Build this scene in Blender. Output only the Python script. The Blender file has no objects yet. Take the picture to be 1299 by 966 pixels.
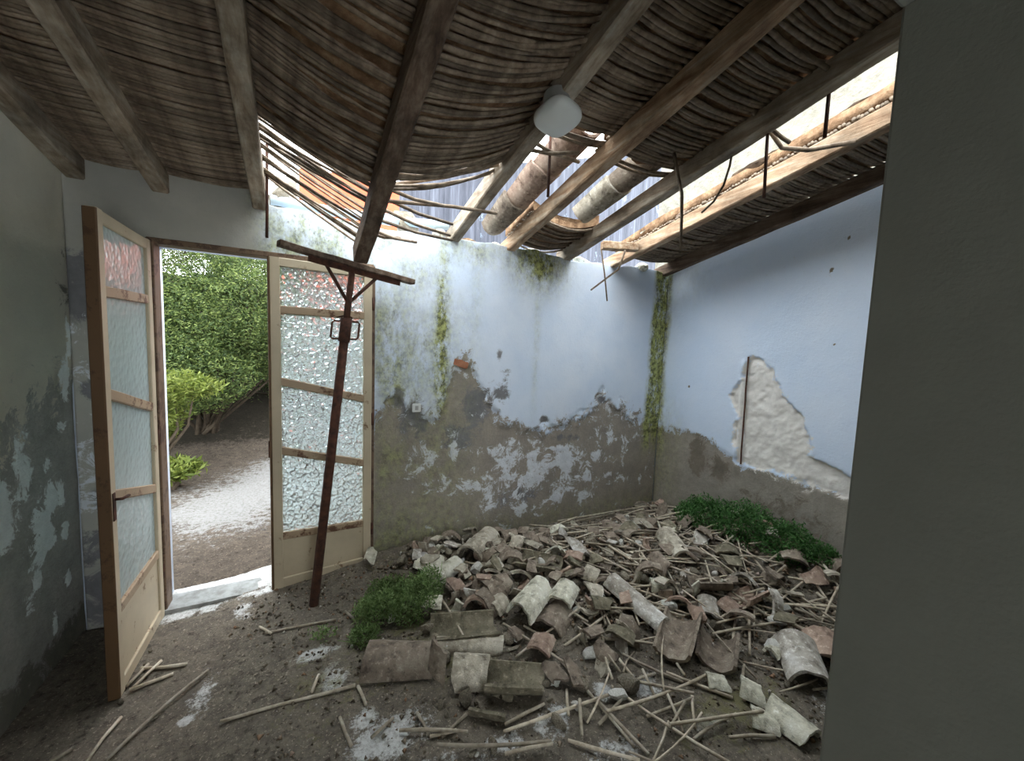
import bpy, bmesh, math, random
import numpy as np
from mathutils import Vector, Matrix, Euler

# ------------------------------------------------------------------ scene, camera, sky, exposure
S = bpy.context.scene
COL = S.collection
R_ = math.radians

def make_camera(f_px=496.0, yaw=27.5, pitch=4.73, roll=2.08, loc=(0, 0, 1.5)):
    cd = bpy.data.cameras.new('camera')
    cd.sensor_fit = 'HORIZONTAL'; cd.sensor_width = 36.0
    cd.lens = f_px / 1299.0 * 36.0
    cd.clip_start = 0.02; cd.clip_end = 200
    o = bpy.data.objects.new('camera', cd); COL.objects.link(o)
    y, p, r = R_(yaw), R_(pitch), R_(roll)
    fwd = Vector((math.sin(y)*math.cos(p), math.cos(y)*math.cos(p), -math.sin(p)))
    right = Vector((math.cos(y), -math.sin(y), 0)); up = right.cross(fwd)
    rr = right*math.cos(r) + up*math.sin(r); uu = -right*math.sin(r) + up*math.cos(r)
    m = Matrix((rr, uu, -fwd)).transposed().to_4x4(); m.translation = Vector(loc)
    o.matrix_world = m
    S.camera = o
make_camera()

w = bpy.data.worlds.new('overcast_sky'); S.world = w; w.use_nodes = True
wb = w.node_tree.nodes['Background']
wb.inputs['Color'].default_value = (0.90, 0.965, 1.0, 1); wb.inputs['Strength'].default_value = 7.0
S.view_settings.view_transform = 'Standard'; S.view_settings.look = 'None'
S.view_settings.gamma = 1.0; S.view_settings.use_curve_mapping = False
S.view_settings.exposure = 0.15

rng = random.Random(7)
nrg = np.random.default_rng(7)

# ------------------------------------------------------------------ numpy noise
def _h(ix, iy, seed):
    n = (ix.astype(np.int64)*374761393 + iy.astype(np.int64)*668265263 + seed*1442695041) & 0x7fffffff
    n = ((n ^ (n >> 13))*1274126177) & 0x7fffffff
    n = (n ^ (n >> 16)) & 0xffff
    return n/65535.0
def vnoise(x, y, seed=0):
    x = np.asarray(x, float); y = np.asarray(y, float)
    ix = np.floor(x); iy = np.floor(y); fx = x-ix; fy = y-iy
    fx = fx*fx*(3-2*fx); fy = fy*fy*(3-2*fy)
    a = _h(ix, iy, seed); b = _h(ix+1, iy, seed); c = _h(ix, iy+1, seed); d = _h(ix+1, iy+1, seed)
    return (a*(1-fx)+b*fx)*(1-fy) + (c*(1-fx)+d*fx)*fy
def fbm(x, y, seed=0, oct=4):
    t = 0; a = .5; s = 0
    for k in range(oct):
        t = t + a*(vnoise(x, y, seed+k*17)-.5)*2; s += a
        x = np.asarray(x)*2.03; y = np.asarray(y)*2.03; a *= .5
    return t/s
def sstep(e0, e1, x):
    t = np.clip((x-e0)/(e1-e0), 0, 1); return t*t*(3-2*t)
def blob(x, y, cx, cy, rx, ry):
    return np.exp(-((x-cx)/rx)**2-((y-cy)/ry)**2)

# ------------------------------------------------------------------ material helpers
class NT:
    def __init__(s, name):
        s.m = bpy.data.materials.new(name); s.m.use_nodes = True
        s.t = s.m.node_tree; s.b = s.t.nodes['Principled BSDF']; s.out = s.t.nodes['Material Output']
        s.tc = s.n('ShaderNodeTexCoord')
    def n(s, t, **k):
        o = s.t.nodes.new(t)
        for a, v in k.items(): setattr(o, a, v)
        return o
    def put(s, sock, v):
        if isinstance(v, bpy.types.NodeSocket): s.t.links.new(v, sock)
        elif v is not None:
            if sock.type == 'RGBA' and len(v) == 3: v = (*v, 1)
            sock.default_value = v
    def co(s, scale=(1, 1, 1), kind='Object'):
        mp = s.n('ShaderNodeMapping'); s.put(mp.inputs['Vector'], s.tc.outputs[kind]); mp.inputs['Scale'].default_value = scale
        return mp.outputs[0]
    def noise(s, scale, detail=5, rough=.6, vec=None, dist=0):
        o = s.n('ShaderNodeTexNoise'); s.put(o.inputs['Vector'], vec if vec is not None else s.tc.outputs['Object'])
        o.inputs['Scale'].default_value = scale; o.inputs['Detail'].default_value = detail
        o.inputs['Roughness'].default_value = rough; o.inputs['Distortion'].default_value = dist
        return o.outputs['Fac']
    def voro(s, scale, vec=None, feat='F1', out='Distance'):
        o = s.n('ShaderNodeTexVoronoi', feature=feat); s.put(o.inputs['Vector'], vec if vec is not None else s.tc.outputs['Object'])
        o.inputs['Scale'].default_value = scale
        return o.outputs[out]
    def ramp(s, fac, stops):
        o = s.n('ShaderNodeValToRGB'); s.put(o.inputs[0], fac); e = o.color_ramp.elements
        while len(e) < len(stops): e.new(.5)
        for k, (p, c) in enumerate(stops):
            e[k].position = p; e[k].color = (c, c, c, 1) if not hasattr(c, '__len__') else (*c, 1)
        return o.outputs[0]
    def mix(s, f, a, b, mode='MIX'):
        o = s.n('ShaderNodeMix', data_type='RGBA', blend_type=mode)
        s.put(o.inputs[0], f); s.put(o.inputs[6], a); s.put(o.inputs[7], b)
        return o.outputs[2]
    def math(s, op, a, b=None, clamp=False):
        o = s.n('ShaderNodeMath', operation=op, use_clamp=clamp); s.put(o.inputs[0], a)
        if b is not None: s.put(o.inputs[1], b)
        return o.outputs[0]
    def attr(s, name):
        o = s.n('ShaderNodeAttribute', attribute_name=name); return o.outputs['Fac']
    def rnd(s): return s.n('ShaderNodeObjectInfo').outputs['Random']
    def bump(s, h, strength=.5, dist=.01):
        o = s.n('ShaderNodeBump'); o.inputs['Strength'].default_value = strength; o.inputs['Distance'].default_value = dist
        s.put(o.inputs['Height'], h); s.put(s.b.inputs['Normal'], o.outputs[0]); return o.outputs[0]
    def fin(s, col, rough=.85, spec=.3):
        s.put(s.b.inputs['Base Color'], col); s.put(s.b.inputs['Roughness'], rough); s.b.inputs['Specular IOR Level'].default_value = spec
        return s.m
def srgb(r, g, b):
    f = lambda v: (v/255/12.92) if v/255 <= .04045 else ((v/255+.055)/1.055)**2.4
    return (f(r), f(g), f(b))

def simple(name, cols, scale=12, rough=.85, bump=.4, bscale=60, spec=.3, stretch=(1, 1, 1), vary=.0, bdist=.006, rnd_cols=None):
    t = NT(name); v = t.co(stretch)
    f = t.noise(scale, 6, .65, v)
    st = [(.3+.4*k/(max(1, len(cols)-1)), c) for k, c in enumerate(cols)]
    c = t.ramp(f, st)
    if rnd_cols:
        rr = t.ramp(t.rnd(), [(k/(len(rnd_cols)-1), x) for k, x in enumerate(rnd_cols)])
        c = t.mix(.6, c, rr)
    if vary:
        k = t.math('MULTIPLY_ADD', t.rnd(), vary*2); t.t.nodes[-1].inputs[2].default_value = 1-vary
        hs = t.n('ShaderNodeHueSaturation'); t.put(hs.inputs['Value'], k); t.put(hs.inputs['Color'], c); c = hs.outputs[0]
    if bump: t.bump(t.noise(bscale, 5, .65, v), bump, bdist)
    return t.fin(c, rough, spec)

def wall_mat(name, paint, paint2, mortar, mortar2, white, dark, mossA=srgb(176, 180, 116), mossB=srgb(96, 98, 66)):
    """painted plaster; the mesh attributes peel / white / dark / moss say where paint is lost, limed, damp or overgrown"""
    t = NT(name)
    nf = t.noise(14, 8, .7); nb = t.noise(2.2, 5, .6); ng = t.noise(60, 5, .7); nm = t.noise(7, 7, .7)
    col = t.mix(t.ramp(nb, [(.35, 0), (.65, 1)]), paint, paint2)
    col = t.mix(t.ramp(ng, [(.60, 0), (.75, .25)]), col, srgb(140, 140, 135))
    dm = t.mix(t.ramp(nm, [(.3, 0), (.7, 1)]), mortar, mortar2)
    dm = t.mix(t.ramp(ng, [(.3, .5), (.6, 0)]), dm, tuple(x*.6 for x in mortar))
    e = t.math('MULTIPLY_ADD', t.noise(9, 10, .8, None, .6), 2.4); t.t.nodes[-1].inputs[2].default_value = -1.2
    col = t.mix(t.attr('grey'), col, t.mix(t.ramp(nb, [(.35, 0), (.65, 1)]), srgb(186, 184, 174), srgb(168, 166, 158)))
    def cut(a, w=.05, k=1.0):
        ee = t.math('MULTIPLY', e, k); sm = t.math('ADD', t.attr(a), ee)
        return t.ramp(sm, [(.5-w, 0), (.5+w, 1)])
    pk = cut('peel')
    col = t.mix(pk, col, dm)
    col = t.mix(cut('dark', .12, 1.0), col, t.mix(t.ramp(nm, [(.3, 0), (.7, 1)]), dark, tuple(x*1.6 for x in dark)))
    col = t.mix(cut('white', .06, 1.1), col, t.mix(t.ramp(nf, [(.35, 0), (.65, 1)]), white, tuple(min(1, x*1.15) for x in white)))
    ma = t.attr('moss')
    mk = t.math('MULTIPLY', ma, t.ramp(t.noise(13, 9, .8, t.co((1, 1, .5))), [(.38, .12), (.56, 1)]), True)
    mcol = t.mix(t.ramp(t.noise(25, 6, .7), [(.42, 0), (.60, 1)]), mossA, mossB)
    col = t.mix(mk, col, mcol)
    mould = t.math('MULTIPLY', t.math('MULTIPLY', ma, .75), t.ramp(t.noise(48, 7, .8, t.co((1, 1, .7))), [(.54, 0), (.64, 1)]), True)
    col = t.mix(mould, col, srgb(84, 86, 66))
    h = t.math('ADD', t.math('MULTIPLY', ng, t.math('MULTIPLY_ADD', pk, .8)), t.math('MULTIPLY', nf, .6))
    t.bump(h, .5, .008)
    return t.fin(col, .9, .2)

# ------------------------------------------------------------------ object helpers
def link(name, me, mat=None, parent=None, loc=None, rot=None):
    o = bpy.data.objects.new(name, me); COL.objects.link(o)
    if mat is not None and len(me.materials) == 0: me.materials.append(mat)
    if parent is not None: o.parent = parent
    if loc is not None: o.location = loc
    if rot is not None: o.rotation_euler = rot
    return o
def tag(o, label, cat, group=None):
    o['label'] = label; o['category'] = cat
    if group: o['group'] = group
    return o
def empty(name, loc=(0, 0, 0), rot=(0, 0, 0)):
    o = bpy.data.objects.new(name, None); COL.objects.link(o); o.location = loc; o.rotation_euler = rot; o.empty_display_size = .1
    return o
def bm_mesh(bm, name='mesh', smooth=False):
    me = bpy.data.meshes.new(name); bm.to_mesh(me); bm.free()
    if smooth: me.shade_smooth()
    return me
def py_mesh(v, f, name='mesh', smooth=False):
    me = bpy.data.meshes.new(name); me.from_pydata([tuple(p) for p in v], [], [tuple(int(i) for i in q) for q in f]); me.update()
    if smooth: me.shade_smooth()
    return me
def np_mesh(v, q, name='mesh', smooth=True, attrs=None):
    """fast quad mesh from numpy arrays"""
    me = bpy.data.meshes.new(name); v = np.asarray(v, np.float32); q = np.asarray(q, np.int32); k = q.shape[1]
    me.vertices.add(len(v)); me.vertices.foreach_set('co', v.ravel())
    me.loops.add(q.size); me.loops.foreach_set('vertex_index', q.ravel())
    me.polygons.add(len(q)); me.polygons.foreach_set('loop_start', np.arange(0, q.size, k, dtype=np.int32))
    me.update(calc_edges=True); me.validate()
    for a, d in (attrs or {}).items():
        at = me.attributes.new(a, 'FLOAT', 'POINT'); at.data.foreach_set('value', np.asarray(d, np.float32).ravel())
    if smooth: me.shade_smooth()
    return me
def box_me(sx, sy, sz, bev=.004, seg=1, loc=(0, 0, 0), rot=None):
    bm = bmesh.new(); bmesh.ops.create_cube(bm, size=1)
    bmesh.ops.scale(bm, vec=(sx, sy, sz), verts=bm.verts)
    if bev: bmesh.ops.bevel(bm, geom=bm.edges[:], offset=bev, segments=seg, affect='EDGES')
    if rot: bmesh.ops.rotate(bm, matrix=Euler(rot).to_matrix(), verts=bm.verts)
    bmesh.ops.translate(bm, vec=loc, verts=bm.verts)
    return bm_mesh(bm)
def bm_box(bm, x0, x1, y0, y1, z0, z1):
    vs = [bm.verts.new(p) for p in ((x0,y0,z0),(x1,y0,z0),(x1,y1,z0),(x0,y1,z0),(x0,y0,z1),(x1,y0,z1),(x1,y1,z1),(x0,y1,z1))]
    for f in ((3,2,1,0),(4,5,6,7),(0,1,5,4),(1,2,6,5),(2,3,7,6),(3,0,4,7)): bm.faces.new([vs[i] for i in f])
def beam_me(p, q, wd, ht, n=1, jit=0., bev=.006, up=(0, 0, 1), seed=0):
    """squared timber from p to q (centre line), wd across, ht along up"""
    p = Vector(p); q = Vector(q); d = (q-p); L = d.length; d.normalize()
    s = d.cross(Vector(up)).normalized(); u = s.cross(d)
    r = random.Random(seed); V = []; F = []
    a, b = wd/2, ht/2; c = bev
    prof = [(-a+c, -b), (a-c, -b), (a, -b+c), (a, b-c), (a-c, b), (-a+c, b), (-a, b-c), (-a, -b+c)]
    k = len(prof)
    for i in range(n+1):
        o = p + d*(L*i/n); js = r.uniform(-jit, jit); ju = r.uniform(-jit, jit)
        for (x, y) in prof:
            e = 1+r.uniform(-jit, jit)*4
            V.append(o + s*(x*e+js) + u*(y*e+ju))
    for i in range(n):
        for j in range(k):
            F.append((i*k+j, i*k+(j+1) % k, (i+1)*k+(j+1) % k, (i+1)*k+j))
    F.append(tuple(range(k))[::-1]); F.append(tuple(n*k+j for j in range(k)))
    me = py_mesh(V, F)
    return me
def tube_me(pts, rad, k=6, cap=True, smooth=True):
    pts = [Vector(p) for p in pts]; n = len(pts)
    if not hasattr(rad, '__len__'): rad = [rad]*n
    V = []; F = []; ref = None
    for i, p in enumerate(pts):
        d = (pts[min(i+1, n-1)]-pts[max(i-1, 0)]).normalized()
        if ref is None:
            ref = Vector((0, 0, 1)) if abs(d.z) < .9 else Vector((1, 0, 0))
        s = d.cross(ref).normalized(); ref = s.cross(d).normalized()
        for j in range(k):
            t = 2*math.pi*j/k; V.append(p + (s*math.cos(t)+ref*math.sin(t))*rad[i])
    for i in range(n-1):
        for j in range(k): F.append((i*k+j, i*k+(j+1) % k, (i+1)*k+(j+1) % k, (i+1)*k+j))
    if cap: F.append(tuple(range(k))[::-1]); F.append(tuple((n-1)*k+j for j in range(k)))
    return py_mesh(V, F, smooth=smooth)

# ------------------------------------------------------------------ measures of the place (metres; x along the door wall, y into the room, z up)
XL, XR, YF, YN = -1.04, 3.06, 2.72, 0.38       # left wall, right wall, door wall, near partition
SL = 0.198                                     # fall of the rafters towards the door wall
DX0, DX1, DZ = -0.745, 0.375, 1.995            # doorway
def roof_z(y): return 2.235 + SL*(YF-y)        # underside of the rafters
def hm(x, y):
    g = lambda cx, cy, sx, sy: np.exp(-((x-cx)/sx)**2-((y-cy)/sy)**2)
    h = .10*g(.75, 2.75, .5, .25)+.13*g(1.45, 2.05, .55, .40)+.13*g(2.3, 1.75, .55, .6)+.27*g(3.1, 1.5, .45, .8)
    return h-.05/(1+np.exp((x+.35)/.08))

# ------------------------------------------------------------------ materials
M = {}
M['wall_far'] = wall_mat('blue_limewash_door_wall', srgb(225, 233, 245), srgb(211, 224, 241), srgb(174, 163, 149), srgb(142, 136, 130), srgb(216, 219, 224), srgb(112, 111, 113))
M['wall_right'] = wall_mat('blue_limewash_side_wall', srgb(220, 231, 247), srgb(211, 226, 246), srgb(172, 164, 152), srgb(142, 136, 128), srgb(222, 218, 212), srgb(112, 104, 94))
M['wall_left'] = wall_mat('dull_plaster', srgb(212, 207, 190), srgb(198, 194, 180), srgb(190, 188, 180), srgb(150, 150, 143), srgb(228, 234, 232), srgb(104, 102, 94))
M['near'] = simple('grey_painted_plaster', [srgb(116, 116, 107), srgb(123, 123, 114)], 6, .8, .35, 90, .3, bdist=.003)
M['back'] = simple('plain_dull_plaster', [srgb(150, 148, 140), srgb(165, 162, 155)], 4, .9, .2, 60)
M['rafter'] = None
def wood(name, a, b, c, stretch=(18, 1.6, 18), rough=.85):
    t = NT(name); v = t.co(stretch)
    f = t.noise(1.6, 7, .65, v, .4)
    col = t.ramp(f, [(.3, a), (.5, b), (.7, c)])
    st = t.ramp(t.noise(3.5, 5, .7), [(.35, .45), (.6, 1)])
    col = t.mix(1, col, st, 'MULTIPLY')
    t.bump(t.noise(5, 6, .7, v), .5, .008)
    return t.fin(col, rough, .25)
M['rafter'] = wood('old_rafter_timber', srgb(132, 112, 92), srgb(178, 162, 142), srgb(204, 194, 178))
M['rafter_warm'] = wood('split_warm_timber', srgb(134, 98, 72), srgb(190, 160, 130), srgb(214, 198, 176))
M['rafter_dark'] = wood('dark_timber', srgb(76, 58, 48), srgb(118, 98, 82), srgb(152, 134, 116))
M['doorpaint'] = NT('cream_door_paint')
def door_mat(name, base, wear, amt):
    t = NT(name); f = t.noise(9, 8, .75); g = t.noise(3, 4, .6)
    col = t.mix(t.ramp(g, [(.35, 0), (.7, 1)]), base, tuple(x*.8 for x in base))
    col = t.mix(t.ramp(f, [(amt, 0), (amt+.06, 1)]), col, wear)
    t.bump(f, .3, .004)
    return t.fin(col, .55, .35)
bpy.data.materials.remove(M['doorpaint'].m)
M['doorpaint'] = door_mat('cream_door_paint', srgb(204, 188, 160), srgb(128, 98, 72), .60)
M['doorrail'] = door_mat('worn_rail_paint', srgb(180, 156, 128), srgb(104, 74, 54), .53)
M['dooredge'] = door_mat('brown_bare_door_edge', srgb(104, 78, 52), srgb(78, 54, 36), .55)
M['frame'] = door_mat('brown_door_frame', srgb(120, 98, 78), srgb(80, 60, 48), .5)
M['rust'] = simple('rusty_iron', [srgb(52, 36, 30), srgb(84, 54, 42), srgb(104, 66, 48)], 30, .8, .4, 160, .35)
M['pvc'] = simple('pale_blue_pvc', [srgb(172, 192, 205), srgb(190, 208, 218)], 8, .5, .1, 50, .4)
M['lamp'] = simple('white_opal_plastic', [srgb(214, 216, 212), srgb(224, 226, 222)], 5, .35, 0, 10, .5)
M['lampbase'] = simple('grey_lamp_base', [srgb(150, 150, 146), srgb(165, 165, 160)], 5, .5, 0, 10, .4)
def glass_mat(name, tint, diff, mixf, bd=.016, front=.5, bs=1.0, sc=38):
    t = NT(name)
    v1 = t.voro(sc); v2 = t.voro(sc*.7, feat='SMOOTH_F1')
    h = t.math('ADD', v1, v2)
    bp = t.n('ShaderNodeBump'); bp.inputs['Strength'].default_value = bs; bp.inputs['Distance'].default_value = bd; t.put(bp.inputs['Height'], h)
    gl = t.n('ShaderNodeBsdfRefraction'); t.put(gl.inputs['Color'], tint); gl.inputs['Roughness'].default_value = .05; gl.inputs['IOR'].default_value = 1.5; t.put(gl.inputs['Normal'], bp.outputs[0])
    tr = t.n('ShaderNodeBsdfTranslucent'); t.put(tr.inputs['Color'], diff)
    df = t.n('ShaderNodeBsdfDiffuse'); t.put(df.inputs['Color'], diff); t.put(df.inputs['Normal'], bp.outputs[0])
    gs = t.n('ShaderNodeBsdfGlossy'); gs.inputs['Roughness'].default_value = .15; t.put(gs.inputs['Normal'], bp.outputs[0])
    m1 = t.n('ShaderNodeMixShader'); m1.inputs[0].default_value = front; t.put(m1.inputs[1], tr.outputs[0]); t.put(m1.inputs[2], df.outputs[0])
    m2 = t.n('ShaderNodeMixShader'); m2.inputs[0].default_value = mixf; t.put(m2.inputs[1], gl.outputs[0]); t.put(m2.inputs[2], m1.outputs[0])
    m3 = t.n('ShaderNodeMixShader'); fr = t.n('ShaderNodeFresnel'); fr.inputs[0].default_value = 1.4; t.put(fr.inputs[1], bp.outputs[0])
    t.put(m3.inputs[0], fr.outputs[0]); t.put(m3.inputs[1], m2.outputs[0]); t.put(m3.inputs[2], gs.outputs[0])
    t.put(t.out.inputs['Surface'], m3.outputs[0]); t.t.nodes.remove(t.b)
    return t.m
M['glass_pale_lit'] = glass_mat('pale_lit_hammered_glass', (.88, .97, .98), (.84, .96, .95), .90, .004, .5, .6)  # same glass made more diffuse, so the open leaf looks pale and lit
M['glass'] = glass_mat('hammered_glass', (.88, .97, .98), (.94, .99, .99), .24, .022, .1, 1.0, 40)
def reed_mat(name, a, b, c):
    t = NT(name)
    f = t.noise(24, 4, .6)
    col = t.ramp(f, [(.3, a), (.55, b), (.75, c)])
    k = t.ramp(t.rnd(), [(0, .55), (.5, .9), (1, 1.15)])
    col = t.mix(1, col, k, 'MULTIPLY')
    return t.fin(col, .7, .3)
M['reed_roof'] = reed_mat('smoky_roof_reed', srgb(98, 82, 68), srgb(146, 129, 110), srgb(178, 162, 142))
M['reed_floor'] = reed_mat('weathered_reed', srgb(150, 136, 116), srgb(196, 184, 164), srgb(218, 210, 194))
TC = [([srgb(98, 84, 70), srgb(138, 120, 100), srgb(160, 146, 124)], 0), ([srgb(126, 114, 94), srgb(180, 168, 144), srgb(204, 195, 174)], 1),
      ([srgb(92, 86, 64), srgb(128, 118, 92), srgb(160, 148, 120)], 2), ([srgb(120, 92, 74), srgb(164, 132, 108), srgb(184, 158, 134)], 3),
      ([srgb(138, 132, 106), srgb(206, 200, 174), srgb(226, 222, 204)], 4), ([srgb(132, 120, 104), srgb(180, 170, 154), srgb(220, 216, 208)], 5)]
def clay(name, cols):
    t = NT(name)
    c = t.ramp(t.noise(9, 7, .7), [(.32, cols[0]), (.5, cols[1]), (.68, cols[2])])
    c = t.mix(t.ramp(t.noise(38, 5, .75), [(.56, 0), (.68, .7)]), c, tuple(min(1, x*1.5) for x in cols[2]))      # pale lichen and lime specks
    c = t.mix(t.ramp(t.noise(22, 6, .75), [(.34, .75), (.46, 0)]), c, tuple(x*.45 for x in cols[0]))              # dark grime
    hs = t.n('ShaderNodeHueSaturation'); k = t.math('MULTIPLY_ADD', t.rnd(), .34); t.t.nodes[-1].inputs[2].default_value = .84
    hs.inputs['Saturation'].default_value = .74; t.put(hs.inputs['Value'], k); t.put(hs.inputs['Color'], c)
    t.bump(t.noise(55, 6, .7), .7, .008)
    return t.fin(hs.outputs[0], .92, .15)
for cs, k in TC: M['clay%d' % k] = clay('fired_clay_%s' % ('brown', 'buff', 'mossy', 'orange', 'lichen', 'limed')[k], cs)
M['stone'] = simple('rubble_stone', [srgb(82, 76, 66), srgb(120, 112, 98), srgb(156, 148, 134)], 16, .92, .6, 70, .2, vary=.3)
M['lime'] = simple('lime_plaster_lump', [srgb(170, 166, 156), srgb(206, 204, 196), srgb(222, 220, 214)], 20, .92, .6, 70, .2, vary=.12)
M['mortar'] = simple('roof_mud_mortar', [srgb(92, 70, 52), srgb(140, 110, 84), srgb(176, 150, 120)], 14, .95, .8, 40, .15, bdist=.02)
M['dark_mud'] = simple('dark_roof_mud', [srgb(48, 38, 30), srgb(76, 60, 46), srgb(120, 98, 76)], 14, .95, .8, 40, .15, bdist=.02)
M['cream'] = simple('rough_cream_render', [srgb(128, 124, 112), srgb(148, 144, 132), srgb(164, 160, 150)], 9, .95, .8, 26, .15, bdist=.03)
M['red'] = simple('orange_red_render', [srgb(214, 92, 62), srgb(226, 112, 84)], 2.5, .9, .2, 30)
M['darkwall'] = None
def dark_wall_mat():
    t = NT('weathered_dark_grey_boards'); v = t.co((7, 1, .35))
    f = t.noise(3, 6, .7, v); col = t.ramp(f, [(.3, srgb(60, 62, 70)), (.55, srgb(92, 94, 104)), (.75, srgb(122, 126, 138))])
    p = t.ramp(t.noise(4, 6, .7, t.co((1, 1, .5))), [(.60, 0), (.66, 1)])
    col = t.mix(p, col, srgb(150, 166, 182)); t.bump(f, .4, .02)
    return t.fin(col, .8, .2)
M['darkwall'] = dark_wall_mat()
def leaf_mat(name, cols):
    t = NT(name)
    g = t.n('ShaderNodeNewGeometry').outputs['Random Per Island']
    c = t.ramp(g, [(k/(len(cols)-1), x) for k, x in enumerate(cols)])
    t.fin(c, .55, .3)
    tr = t.n('ShaderNodeBsdfTranslucent'); t.put(tr.inputs['Color'], c)
    mx = t.n('ShaderNodeMixShader'); mx.inputs[0].default_value = .35
    t.put(mx.inputs[1], t.b.outputs[0]); t.put(mx.inputs[2], tr.outputs[0]); t.put(t.out.inputs['Surface'], mx.outputs[0])
    return t.m
M['leaf_bush'] = leaf_mat('bush_leaf', [srgb(46, 62, 34), srgb(84, 102, 54), srgb(136, 148, 84)])
M['leaf_yellow'] = leaf_mat('yellow_green_leaf', [srgb(78, 92, 36), srgb(110, 122, 50), srgb(136, 144, 74)])
M['leaf_dry'] = leaf_mat('dry_twig_leaf', [srgb(66, 62, 50), srgb(92, 88, 72), srgb(104, 106, 76)])
M['leaf_room'] = leaf_mat('soft_green_leaf', [srgb(88, 112, 62), srgb(124, 150, 90), srgb(156, 178, 124)])
M['leaf_room2'] = leaf_mat('deep_green_leaf', [srgb(52, 92, 46), srgb(78, 124, 64), srgb(112, 154, 92)])
M['bark'] = simple('brown_bark', [srgb(62, 52, 42), srgb(92, 80, 66)], 20, .95, .5, 60)

def ground_mat(name, soil, soil2, white, green):
    t = NT(name)
    f = t.noise(9, 8, .7); g = t.noise(45, 6, .75); b = t.noise(2.5, 5, .6)
    col = t.mix(t.ramp(f, [(.35, 0), (.65, 1)]), soil, soil2)
    col = t.mix(t.ramp(g, [(.35, .7), (.55, 0)]), col, tuple(x*.45 for x in soil))
    col = t.mix(t.ramp(t.noise(85, 4, .7), [(.58, 0), (.66, .85)]), col, tuple(min(1, x*1.9) for x in soil))
    col = t.mix(t.ramp(t.noise(26, 6, .75), [(.36, .75), (.46, 0)]), col, tuple(x*.35 for x in soil2))
    e = t.math('MULTIPLY_ADD', t.noise(16, 10, .85), 2.6); t.t.nodes[-1].inputs[2].default_value = -1.3
    wm = t.ramp(t.math('ADD', t.attr('white'), e), [(.42, 0), (.62, 1)])
    col = t.mix(t.math('MULTIPLY', wm, t.ramp(g, [(.35, .45), (.55, 1)])), col, white)
    gm = t.ramp(t.math('ADD', t.attr('moss'), e), [(.4, 0), (.65, .8)])
    col = t.mix(gm, col, green)
    t.bump(t.math('ADD', g, t.math('MULTIPLY', f, .6)), .8, .015)
    return t.fin(col, .95, .15)
M['soil'] = ground_mat('trodden_dirt_floor', srgb(134, 125, 112), srgb(102, 95, 86), srgb(214, 214, 212), srgb(122, 118, 84))
M['path'] = ground_mat('dusty_path', srgb(92, 82, 72), srgb(70, 62, 54), srgb(128, 126, 124), srgb(34, 31, 23))

# ------------------------------------------------------------------ walls as fine relief grids
def grid_wall(name, nu, nv, P, mat, attrs, keep=None, box=None):
    """P: (nu*nv, 3) points row by row; quads kept by mask; box: function adding the wall's body to the same mesh"""
    idx = np.arange(nu*nv).reshape(nv, nu)
    q = np.stack([idx[:-1, :-1], idx[:-1, 1:], idx[1:, 1:], idx[1:, :-1]], -1).reshape(-1, 4)
    if keep is not None: q = q[keep.reshape(-1)]
    # skirt: boundary edges run back into the body
    e = np.concatenate([q[:, [0, 1]], q[:, [1, 2]], q[:, [2, 3]], q[:, [3, 0]]]); key = np.sort(e, 1)
    _, inv, cnt = np.unique(key, axis=0, return_inverse=True, return_counts=True)
    be = e[cnt[inv.ravel()] == 1]
    return q, be
def solid_wall(name, nu, nv, P, back, mat, attrs, keep, boxes):
    q, be = grid_wall(name, nu, nv, P, mat, attrs, keep)
    V = np.asarray(P); n0 = len(V)
    bv, invb = np.unique(be.ravel(), return_inverse=True); invb = invb.reshape(-1, 2)
    B = back(V[bv]); sk = np.stack([be[:, 1], be[:, 0], n0+invb[:, 0], n0+invb[:, 1]], -1)
    V = np.concatenate([V, B]); q = np.concatenate([q, sk])
    at = {k: np.concatenate([a, a[bv]]) for k, a in attrs.items()}
    for (x0, x1, y0, y1, z0, z1) in boxes:
        k = len(V); V = np.concatenate([V, np.array([(x0,y0,z0),(x1,y0,z0),(x1,y1,z0),(x0,y1,z0),(x0,y0,z1),(x1,y0,z1),(x1,y1,z1),(x0,y1,z1)])])
        q = np.concatenate([q, k+np.array([(3,2,1,0),(4,5,6,7),(0,1,5,4),(1,2,6,5),(2,3,7,6),(3,0,4,7)])])
        at = {a: np.concatenate([d, np.full(8, d.mean()*.3)]) for a, d in at.items()}
    me = np_mesh(V, q, name, True, at)
    o = link(name, me, mat); o['kind'] = 'structure'
    return o

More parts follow.
